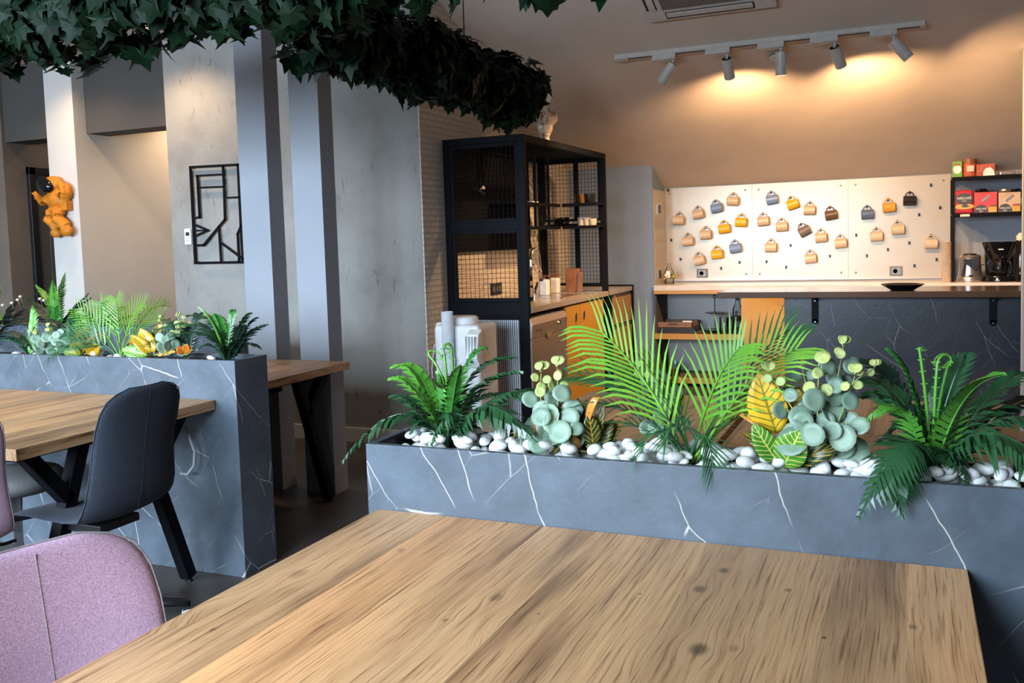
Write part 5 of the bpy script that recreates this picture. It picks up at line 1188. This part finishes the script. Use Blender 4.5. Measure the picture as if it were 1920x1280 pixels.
def disc_leaf(parent, base, centre, r, mat, face, aspect=.95, cup=.22):
    base = Vector(base); centre = Vector(centre); face = Vector(face).normalized()
    t = centre-base; t = t-face*t.dot(face)
    if t.length < 1e-4: t = UPV.cross(face)
    t.normalize(); s = t.cross(face); m = MB(); vs = [centre-face*r*cup*.3]; n = 14
    for ring in (.55, 1.0):
        for k in range(n):
            q = 2*PI*k/n; rr = r*ring*(1+.10*math.cos(q)); vs.append(centre+t*rr*math.cos(q)*1.02+s*rr*aspect*math.sin(q)+face*r*cup*(ring**2-.4)*(abs(math.sin(q)))-face*r*.12*ring*math.cos(q))
    fs = [(0, 1+k, 1+(k+1) % n) for k in range(n)]+[(1+k, 1+n+k, 1+n+(k+1) % n, 1+(k+1) % n) for k in range(n)]
    m.add(vs, fs); m.tube([base, centre-t*r*.9], .0011, 4)
    return m.build('leaf', mat, parent, smooth=True, solid=.0006)
def plant(name, label, cat, base, group): return thing(name, label, cat, base, group=group)
GN, GL = 'artificial plants in the foreground planter', 'artificial plants in the left planter'
# depth helper: a point seen at pixel (x, y) lying dy behind/before the planter's centre line
YN, YL, YR = 1.935, 3.085, 4.42
def pn(x, y, d=0): return atY(x, y, YN+d)
def pl(x, y, d=0): return atY(x, y, YL+d)
def pr_(x, y, d=0): return atY(x, y, YR+d)
rnd = random.Random(11)
# fern at the left of the foreground planter
b0 = pn(835, 838); c0 = V(b0.x, YN, NZ-.03)
t = plant('fern', 'dark green fern with curled fiddleheads at the left end of the foreground planter', 'fern', c0, GN)
def ff(mid, tip, w_, mat, dm=0, dt=0, P=pn, T=None, base=None, **k):
    return fern_frond(T or t, base or c0+V(rnd.uniform(-.012, .012), rnd.uniform(-.012, .012), .0), P(*mid, dm), P(*tip, dt), w_, mat, rnd=rnd, **k)
ff((752, 776), (648, 862), .050, 'fern_dark', -.06, -.10, droop=.5)
ff((792, 712), (737, 690), .040, 'fern_bright', .02, .05); ff((785, 735), (732, 712), .040, 'fern_bright', -.02, .0)
ff((785, 760), (734, 745), .040, 'fern_dark', .03, .06); ff((782, 775), (770, 760), .045, 'fern_dark', -.04, -.06)
ff((880, 712), (962, 672), .046, 'fern_dark', .02, .05); ff((888, 735), (975, 700), .048, 'fern_dark', -.02, -.03); ff((868, 700), (908, 655), .036, 'fern_mid', .03, .06)
ff((875, 760), (950, 742), .05, 'fern_dark', .05, .12)
ff((905, 762), (1000, 822), .066, 'fern_dark', -.06, -.09, droop=.7, roll=-.25); ff((930, 745), (1040, 745), .055, 'fern_dark', .02, .03, droop=.5)
ff((842, 775), (812, 832), .042, 'fern_dark', -.07, -.085, droop=.4); ff((800, 790), (772, 812), .04, 'fern_dark', -.05, -.07); ff((870, 800), (905, 815), .035, 'fern_mid', .05, .08)
ff((815, 740), (790, 715), .036, 'fern_mid', .05, .10); ff((850, 745), (862, 690), .036, 'fern_mid', -.04, -.06); ff((835, 750), (820, 700), .03, 'fern_mid', .0, .0)
fiddle(t, c0, pn(835, 735), pn(806, 668), .016, side=1); fiddle(t, c0, pn(838, 730, -.03), pn(831, 655, -.03), .011, side=1); fiddle(t, c0, pn(848, 725, .02), pn(846, 650, .02), .008, side=-1)
# fern at the right
b0 = pn(1748, 905); c0 = V(b0.x, YN, NZ-.03)
t = plant('fern', 'large dark green fern hanging over the right of the foreground planter', 'fern', c0, GN)
ff((1708, 828), (1614, 962), .085, 'fern_dark', -.10, -.17, n=34, droop=.35, roll=.1)
ff((1690, 870), (1690, 965), .06, 'fern_dark', -.10, -.15, droop=.4)
ff((1850, 812), (2000, 915), .080, 'fern_dark', -.08, -.12, n=32, droop=.75); ff((1850, 795), (1980, 800), .055, 'fern_dark', -.03, -.04, droop=.6)
ff((1800, 762), (1876, 705), .060, 'fern_bright', -.04, -.06, droop=.1); ff((1778, 742), (1812, 668), .058, 'fern_dark', .02, .04, droop=.1)
ff((1712, 738), (1665, 660), .040, 'fern_mid', .0, .0, droop=.15); ff((1690, 750), (1605, 715), .055, 'fern_dark', .05, .10); ff((1698, 778), (1632, 786), .038, 'fern_bright', -.05, -.08, droop=.3)
ff((1680, 765), (1625, 745), .05, 'fern_dark', .03, .06); ff((1670, 715), (1612, 682), .042, 'fern_black', .10, .16); ff((1720, 800), (1650, 830), .05, 'fern_dark', .03, .05)
ff((1850, 750), (1915, 702), .045, 'fern_dark', .04, .08); ff((1835, 780), (1905, 772), .05, 'fern_dark', .06, .12); ff((1850, 790), (1935, 745), .05, 'fern_black', .10, .18)
ff((1785, 850), (1812, 905), .045, 'fern_dark', -.06, -.07); ff((1760, 760), (1772, 700), .04, 'fern_dark', .05, .08); ff((1735, 790), (1700, 770), .04, 'fern_black', .04, .06)
ff((1715, 850), (1668, 860), .045, 'fern_dark', -.02, -.02)
fiddle(t, c0, pn(1738, 770), pn(1724, 655), .003, side=1); fiddle(t, c0, pn(1752, 770, -.02), pn(1758, 680, -.02), .014, side=1); fiddle(t, c0, pn(1760, 770, .01), pn(1782, 672, .01), -.016, side=1)
# palm in the middle
b0 = pn(1292, 868); c0 = V(b0.x, YN, NZ-.03)
t = plant('areca_palm', 'bright green palm with long leaflets in the middle of the foreground planter', 'palm', c0, GN)
def pf(mid, tip, ll, mat, dm=0, dt=0, P=pn, T=None, **k): return palm_frond(T or t, c0+V(rnd.uniform(-.012, .012), rnd.uniform(-.012, .012), 0), P(*mid, dm), P(*tip, dt), ll, mat, rnd=rnd, **k)
pf((1222, 735), (1128, 622), .17, 'palm_bright', -.02, -.04, droop=1.0, n=20, up=V(.2, -.9, .4)); pf((1195, 735), (1075, 700), .13, 'palm_dark', .05, .10, droop=.6, up=V(.1, -.6, .7))
pf((1335, 735), (1388, 650), .12, 'palm_bright', -.03, -.05, droop=.6, lean=1.0, up=V(-.2, -.9, .4)); pf((1390, 735), (1490, 655), .14, 'palm_bright', .0, .02, droop=.8, up=V(-.3, -.8, .5)); pf((1385, 715), (1478, 618), .13, 'palm_dark', .08, .13, droop=.45, up=V(-.3, -.8, .5))
pf((1385, 770), (1480, 725), .13, 'palm_bright', .03, .06, droop=.4); pf((1370, 790), (1450, 780), .11, 'palm_olive', .05, .08, droop=.5)
pf((1190, 775), (1075, 775), .12, 'palm_dark', .0, .02, droop=.7); pf((1200, 800), (1110, 830), .11, 'palm_dark', .03, .05, droop=.7); pf((1240, 760), (1160, 690), .12, 'palm_dark', .06, .1, droop=.5)
pf((1245, 810), (1200, 850), .10, 'palm_dark', -.06, -.09, droop=.8); pf((1318, 815), (1338, 880), .10, 'palm_dark', -.06, -.10, droop=.8); pf((1270, 800), (1245, 830), .09, 'palm_dark', -.05, -.08, droop=.8)
pf((1340, 780), (1400, 730), .12, 'palm_bright', .05, .08, droop=.4); pf((1265, 760), (1215, 680), .12, 'palm_bright', .02, .03, droop=.4)
# crotons
def croton(label, base, leaves, grp, P, sc=1, name='croton'):
    bb = P(*base); t = plant(name, label, 'croton', V(bb.x, bb.y, bb.z), grp)
    for (bx_, tp, half, mat, d, bend) in leaves:
        a = P(*bx_, d*.4); c = P(*tp, d); big_leaf(t, a, c, half*sc, mat, bend=bend, fold=rnd.uniform(.1, .35), wave=rnd.uniform(0, .08), face=(CAM-a).normalized()+V(rnd.uniform(-.35, .35), 0, rnd.uniform(.0, .5)))
        m = MB(); m.tube([bb, lerp(bb, a, .5)+V(0, 0, .002), a], .0024, 6); m.build('stalk', 'euc_stem', t, smooth=True)
    return t
croton('yellow and green veined croton right of the palm', (1464, 872), [((1456, 812), (1421, 698), .040, 'croton_yellow', -.04, .06), ((1470, 805), (1497, 728), .044, 'croton_yellow', .01, .05), ((1480, 800), (1525, 722), .040, 'croton_orange', .06, .08), ((1459, 868), (1411, 792), .024, 'croton_green', -.06, .1),
   ((1469, 876), (1502, 806), .034, 'croton_green', -.07, .1), ((1446, 815), (1385, 778), .014, 'croton_orange', -.02, .25), ((1478, 872), (1580, 832), .018, 'croton_dark', -.03, .2), ((1476, 865), (1560, 815), .02, 'croton_yellow', .03, .1), ((1490, 790), (1570, 745), .024, 'croton_orange', .08, .12), ((1440, 845), (1392, 812), .016, 'croton_dark', .02, .15)], GN, pn)
croton('small dark croton with orange curled leaves left of the palm', (1105, 850), [((1100, 835), (1066, 760), .018, 'croton_dark', .0, .05), ((1105, 830), (1082, 745), .016, 'croton_dark', .03, .05), ((1112, 835), (1103, 772), .02, 'croton_dark', -.03, .1), ((1115, 830), (1135, 752), .014, 'croton_dark', .0, .1), ((1100, 800), (1128, 742), .009, 'croton_orange', -.03, .35),
   ((1122, 838), (1150, 785), .018, 'croton_dark', .03, .1), ((1110, 845), (1165, 805), .016, 'croton_dark', .04, .1), ((1055, 838), (985, 818), .018, 'croton_yellow', .01, .15), ((1030, 812), (958, 822), .011, 'croton_orange', .03, .4), ((1085, 845), (1064, 812), .014, 'croton_orange', -.04, .1), ((1118, 826), (1172, 790), .012, 'croton_orange', .06, .1)], GN, pn)
# eucalyptus
def euc(label, base, stems, grp, P, r0=.03, seed=0):
    rn = random.Random(seed); bb = P(*base); t = plant('eucalyptus', label, 'eucalyptus', bb, grp)
    for (mid, tip, d, nlv, r, young) in stems:
        pts = bez(bb+V(rn.uniform(-.01, .01), rn.uniform(-.01, .01), 0), P(*mid, d*.5), P(*tip, d), 12); m = MB(); m.tube(pts, [.0026*(1-.05*i) for i in range(13)], 6); m.build('stem', 'euc_stem', t, smooth=True)
        for k in range(nlv):
            u = .22+.78*(k+.5)/nlv; i = min(11, int(u*12)); p = lerp(pts[i], pts[i+1], u*12-i) if i < 12 else pts[12]
            last = k >= nlv-young; rr = r*.74*(1.05-.45*u)*(.6 if last else 1)*rn.uniform(.85, 1.15)
            for sd in (-1, 1):
                az = k*1.57+rn.uniform(-.4, .4); dv = (RT*math.cos(az)*sd+FW*math.sin(az)*sd*.8+UPV*rn.uniform(-.1, .45)).normalized()
                fc = ((CAM-p).normalized()*rn.uniform(.7, 1.3)+UPV*rn.uniform(-.1, .5)+RT*rn.uniform(-.5, .5)+dv*rn.uniform(-.6, .1))
                disc_leaf(t, p, p+dv*rr*1.3, rr, 'euc_young' if last else 'euc_leaf', fc)
        if young:
            p = pts[-1]
            for k in range(4): disc_leaf(t, p, p+V(rn.uniform(-.5, .5), rn.uniform(-.5, .5), 1)*r*.45, r*.28, 'euc_young', V(rn.uniform(-1, 1), -1, .6))
    return t
euc('grey green eucalyptus sprig left of the small dark croton', (1036, 855), [((1018, 775), (1015, 700), -.05, 5, .038, 2), ((1046, 775), (1045, 690), -.05, 6, .038, 2), ((1040, 820), (1040, 770), -.07, 3, .042, 0), ((1005, 820), (990, 800), -.05, 2, .034, 0), ((1062, 820), (1075, 800), -.06, 2, .030, 0)], GN, pn, seed=2)
euc('large grey green eucalyptus in front of the yellow croton', (1537, 882), [((1533, 790), (1536, 690), -.06, 6, .046, 2), ((1560, 760), (1581, 652), -.02, 6, .034, 1), ((1500, 790), (1440, 700), -.06, 5, .034, 1), ((1565, 810), (1603, 705), -.05, 5, .036, 1), ((1520, 830), (1512, 800), -.08, 2, .046, 0), ((1570, 840), (1588, 790), -.07, 3, .046, 0), ((1555, 770), (1640, 690), .02, 5, .026, 1), ((1515, 740), (1500, 675), .03, 4, .024, 1)], GN, pn, seed=5)
euc('thin eucalyptus sprigs standing behind the palm', (1250, 845), [((1252, 770), (1240, 695), .06, 4, .032, 0), ((1225, 770), (1200, 690), .07, 5, .026, 1), ((1262, 790), (1275, 750), .06, 2, .03, 0)], GN, pn, seed=8)
# ---------------- left planter
b0 = pl(425, 672); c0 = V(b0.x, YL, LZ-.04)
t = plant('fern', 'dark fern with stiff fronds at the right end of the left planter', 'fern', c0, GL)
for a in (((462, 632), (500, 610), .040, 'fern_black', -.05, -.08), ((458, 622), (482, 597), .040, 'fern_black', .03, .05), ((450, 615), (470, 588), .034, 'fern_dark', 0, 0), ((402, 615), (373, 578), .012, 'fern_bright', -.03, -.05), ((405, 605), (345, 595), .05, 'fern_dark', .05, .1), ((380, 612), (290, 622), .055, 'fern_dark', -.03, -.06),
          ((390, 630), (320, 632), .05, 'fern_dark', -.05, -.10), ((432, 610), (436, 583), .034, 'fern_mid', .03, .05), ((418, 615), (400, 590), .034, 'fern_mid', .05, .08), ((455, 648), (490, 655), .04, 'fern_black', .03, .06), ((440, 645), (468, 632), .035, 'fern_black', -.04, -.06), ((400, 650), (372, 655), .04, 'fern_dark', -.05, -.08)):
    ff(a[0], a[1], a[2], a[3], a[4], a[5], P=pl)
b0 = pl(225, 664); c0 = V(b0.x, YL, LZ-.04)
t = plant('areca_palm', 'bright palm in the middle of the left planter', 'palm', c0, GL)
for a in (((190, 615), (148, 578), .15, 'palm_bright', 0, 0), ((212, 610), (190, 568), .13, 'palm_bright', -.05, -.08), ((222, 605), (218, 562), .13, 'palm_bright', .02, .04), ((242, 610), (268, 572), .14, 'palm_bright', -.02, -.03), ((255, 620), (300, 590), .14, 'palm_bright', .03, .05),
          ((180, 635), (125, 622), .14, 'palm_dark', -.03, -.05), ((165, 640), (95, 665), .14, 'palm_dark', -.06, -.1), ((190, 625), (140, 600), .14, 'palm_bright', .05, .08), ((265, 600), (300, 572), .16, 'palm_olive', .2, .3), ((235, 595), (232, 575), .14, 'palm_olive', .2, .3), ((260, 640), (300, 632), .12, 'palm_dark', 0, 0)):
    pf(a[0], a[1], a[2]*.8, a[3], a[4], a[5], P=pl, droop=.35, up=V(0, -.8, .6), n=15, wf_=.22, lean=.9, start=.28)
croton('orange croton with pointed leaves right of the left planter palm', (285, 668), [((282, 662), (245, 628), .026, 'croton_yellow', -.05, .08), ((290, 660), (262, 615), .034, 'croton_yellow', -.02, .08), ((278, 666), (228, 655), .032, 'croton_green', -.07, .12), ((295, 664), (330, 660), .022, 'croton_orange', -.05, .15), ((285, 655), (300, 605), .03, 'croton_orange', .06, .1), ((292, 660), (318, 625), .026, 'croton_orange', .05, .1), ((270, 650), (240, 638), .025, 'croton_orange', .06, .1)], GL, pl)
croton('yellow green croton low at the left of the palm', (155, 667), [((152, 664), (118, 658), .03, 'croton_green', -.06, .1), ((156, 662), (132, 640), .03, 'croton_yellow', -.03, .1), ((162, 662), (186, 645), .034, 'croton_yellow', -.04, .1), ((165, 655), (195, 622), .03, 'croton_yellow', .05, .1), ((150, 655), (118, 632), .024, 'croton_orange', .05, .2), ((158, 640), (150, 610), .03, 'croton_orange', .10, .1), ((160, 645), (172, 628), .022, 'croton_red', .08, .1)], GL, pl)
croton('small red leaved croton beside the end fern', (345, 668), [((345, 662), (332, 650), .02, 'croton_red', -.05, .1), ((347, 662), (352, 645), .018, 'croton_red', -.05, .1), ((350, 664), (362, 655), .016, 'croton_dark', -.04, .1)], GL, pl)
euc('grey green eucalyptus at the left of the left planter', (95, 664), [((80, 640), (62, 622), -.06, 4, .036, 1), ((95, 640), (92, 615), -.05, 4, .036, 1), ((108, 645), (112, 622), -.06, 4, .036, 0), ((85, 655), (75, 645), -.07, 2, .04, 0), ((112, 655), (120, 640), -.06, 3, .034, 0)], GL, pl, seed=12)
euc('grey green eucalyptus left of the end fern', (322, 668), [((318, 645), (305, 632), -.07, 3, .036, 0), ((325, 640), (335, 595), -.02, 4, .034, 2), ((322, 655), (320, 645), -.08, 2, .044, 0), ((310, 625), (300, 598), .02, 4, .026, 2), ((335, 625), (345, 600), .03, 4, .03, 2)], GL, pl, seed=14)
b0 = pl(60, 664); c0 = V(b0.x, YL, LZ-.04)
t = plant('fern', 'bright upright fern at the left of the left planter', 'fern', c0, GL)
for a in (((60, 620), (62, 575), .04, 'fern_bright', .02, .03), ((90, 625), (112, 598), .035, 'fern_mid', .06, .1), ((95, 630), (120, 615), .035, 'fern_mid', .06, .1), ((45, 640), (15, 635), .045, 'fern_black', .02, .04)): ff(a[0], a[1], a[2], a[3], a[4], a[5], P=pl)
b0 = pl(-25, 664); c0 = V(b0.x, YL, LZ-.04)
t = plant('fern', 'dark fern arching into the picture at the far left', 'fern', c0, GL)
for a in (((10, 622), (62, 658), .055, 'fern_black', -.06, -.1), ((15, 610), (70, 620), .05, 'fern_black', .04, .08), ((-10, 615), (20, 600), .05, 'fern_black', .02, .05), ((0, 635), (45, 648), .05, 'fern_dark', -.07, -.1)): ff(a[0], a[1], a[2], a[3], a[4], a[5], P=pl)
b0 = pl(350, 668); c0 = V(b0.x, YL, LZ-.04)
t = plant('fern', 'dark drooping fern between the eucalyptus and the end fern', 'fern', c0, GL)
for a in (((335, 615), (300, 600), .05, 'fern_dark', .04, .08), ((365, 610), (372, 590), .04, 'fern_black', .05, .08), ((320, 640), (290, 640), .045, 'fern_dark', .03, .05), ((355, 630), (345, 605), .045, 'fern_black', .04, .06)): ff(a[0], a[1], a[2], a[3], a[4], a[5], P=pl)
b0 = pl(135, 664); c0 = V(b0.x, YL+.03, LZ-.04)
t = plant('fern', 'dark fern filling the gap left of the left palm', 'fern', c0, GL)
for a in (((115, 620), (95, 600), .05, 'fern_black', .05, .08), ((140, 615), (145, 590), .05, 'fern_dark', .06, .1), ((160, 630), (185, 612), .05, 'fern_black', .06, .1), ((120, 640), (85, 640), .05, 'fern_dark', .03, .05), ((175, 640), (200, 650), .045, 'fern_dark', .04, .06)): ff(a[0], a[1], a[2], a[3], a[4], a[5], P=pl)
# ---------------- rear planter
GR = 'artificial plants in the rear planter'
b0 = pr_(108, 618); c0 = V(b0.x, YR, .905-.04)
t = plant('fern', 'tall bright fern standing in the rear planter before the white pier', 'fern', c0, GR)
for a in (((112, 565), (122, 514), .045, 'fern_bright', .0, .0), ((102, 575), (98, 528), .05, 'fern_bright', -.05, -.08), ((95, 570), (68, 536), .045, 'fern_bright', .0, .0), ((130, 590), (165, 552), .05, 'fern_black', .0, .0), ((135, 585), (170, 560), .05, 'fern_black', .05, .08), ((80, 590), (35, 570), .06, 'fern_black', .0, .0),
          ((75, 600), (25, 600), .07, 'fern_black', -.05, -.08), ((140, 600), (175, 590), .06, 'fern_black', .0, .0), ((85, 585), (50, 560), .05, 'fern_black', .05, .1), ((104, 600), (102, 560), .06, 'fern_mid', -.08, -.1)): ff(a[0], a[1], a[2], a[3], a[4], a[5], P=pr_)
b0 = pr_(8, 618); c0 = V(b0.x, YR, .905-.04)
t = plant('fern', 'small dark fern with white buds at the left of the rear planter', 'fern', c0, GR)
for a in (((-5, 580), (2, 540), .03, 'fern_bright', 0, 0), ((15, 590), (30, 565), .05, 'fern_black', 0, 0), ((20, 600), (45, 580), .05, 'fern_black', -.04, -.06)): ff(a[0], a[1], a[2], a[3], a[4], a[5], P=pr_)
for x, y in ((5, 572), (22, 568), (33, 562), (38, 556), (75, 560), (82, 563)):
    p = pr_(x, y, -.05); m = MB(); m.ell(p, .012, .012, .010, nu=8, nv=6); m.tube([p, p+V(.01, .02, -.08)], .0015, 4); m.build('bud', 'print_cream', t, smooth=True)
b0 = pr_(190, 618); c0 = V(b0.x, YR, .905-.04)
t = plant('fern', 'dark purple tinged fern behind the left planter palm', 'fern', c0, GR)
for a in (((170, 590), (150, 570), .05, 'fern_black', 0, 0), ((190, 580), (200, 565), .05, 'fern_black', 0, 0), ((210, 590), (235, 575), .05, 'fern_dark', 0, 0), ((175, 600), (140, 600), .06, 'fern_black', -.04, -.06), ((220, 600), (262, 590), .06, 'fern_dark', -.04, -.06)): ff(a[0], a[1], a[2], a[3], a[4], a[5], P=pr_)
# ---------------------------------------------------------------- ivy garlands
lobes = [(0, 0), (.10, -.16), (.34, -.20), (.28, -.02), (.52, .10), (.30, .22), (.30, .42), (.16, .44), (0, .82), (-.16, .44), (-.30, .42), (-.30, .22), (-.52, .10), (-.28, -.02), (-.34, -.20), (-.10, -.16)]
ivm = []
for k in range(4):
    rn = random.Random(20+k); m = MB(); vs = [(0, .18, .06)]
    for x, y in lobes: r2 = x*x+(y-.2)**2; vs.append((x*rn.uniform(.92, 1.08), y*rn.uniform(.94, 1.06), -.22*r2+.10*abs(x)+rn.uniform(-.02, .02)))
    n = len(lobes); m.add(vs, [(0, 1+i, 1+(i+1) % n) for i in range(n)])
    o = m.build('leaf', 'ivy_leaf', None, local=True); ivm.append((o.data, m)); bpy.data.objects.remove(o)
def garland(label, a, b, rad, nstuff, seed, cables):
    rn = random.Random(seed); a = Vector(a); b = Vector(b); d = (b-a).normalized(); L_ = (b-a).length
    t = thing('ivy_garland', label, 'garland', (a+b)/2, group='hanging ivy garlands')
    s = d.cross(UPV).normalized()
    MB().tube([a, b], .02, 8).build('rail', 'black_steel', t)
    for u in cables:
        p = lerp(a, b, u); top = zf if p.x > -3.2 else CW; MB().cyl(p, (p.x, p.y, top), .003, n=6).build('cable', 'black_steel', t)
    def leaf_xf(near=False):
        while True:
            u = rn.random(); q = rn.uniform(0, 2*PI); prof = rad*(1+.18*math.sin(u*L_*7+seed)+.12*math.sin(u*L_*17))
            endf = min(1, .45+min(u, 1-u)*L_*3.2)
            rr = prof*endf*(rn.uniform(.72, 1.08) if near else rn.uniform(.3, 1.0)); rv = s*math.cos(q)+UPV*math.sin(q)
            p = lerp(a, b, u)+rv*rr+d*rn.uniform(-.03, .03)
            if near and rv.dot((CAM-p).normalized()) < -.25: continue
            break
        sc = rn.uniform(.07, .118)*(.9 if not near else 1)
        nrm = (rv*rn.uniform(.5, 1)+V(rn.uniform(-.5, .5), rn.uniform(-.5, .5), rn.uniform(-.2, .6))).normalized()
        tip = (V(rn.uniform(-.6, .6), rn.uniform(-.6, .6), -1)+rv*.7); tip = (tip-nrm*tip.dot(nrm)).normalized(); x = tip.cross(nrm)
        R_ = Matrix((x, tip, nrm)).transposed()
        return p, R_, sc
    for k in range(300):
        p, R_, sc = leaf_xf(True); o = bpy.data.objects.new('leaf', rn.choice(ivm)[0]); C.objects.link(o); o.parent = t
        M_ = R_.to_4x4() @ Matrix.Scale(sc, 4); M_.translation = p-t.location; o.matrix_local = M_
    m = MB()
    for k in range(nstuff):
        p, R_, sc = leaf_xf(rn.random() < .6); src = rn.choice(ivm)[1]
        m.add([p+R_ @ Vector(v)*sc for v in src.v], src.f)
    o = m.build('foliage', 'ivy_leaf', t); o['kind'] = 'stuff'
    m = MB()
    for k in range(int(nstuff*.8)):
        u = rn.random(); q = rn.uniform(0, 6.28); p = lerp(a, b, u)+(s*math.cos(q)+UPV*math.sin(q))*rad*rn.uniform(.1, .6); src = rn.choice(ivm)[1]
        R_ = Matrix.Rotation(rn.uniform(0, 6), 3, 'X') @ Matrix.Rotation(rn.uniform(0, 6), 3, 'Z'); m.add([p+R_ @ Vector(v)*.12 for v in src.v], src.f)
    o = m.build('inner_foliage', 'ivy_core', t); o['kind'] = 'stuff'
garland('dark ivy garland running towards the kitchen above the aisle', (-2.0, 2.75, 2.20), (-2.0, 4.98, 2.205), .145, 1500, 1, (.62, .1))
garland('dark ivy garland along the top of the picture on the left', (-4.3, 2.42, 2.25), (.2, 2.42, 2.30), .19, 3200, 2, (.12, .62, .95))
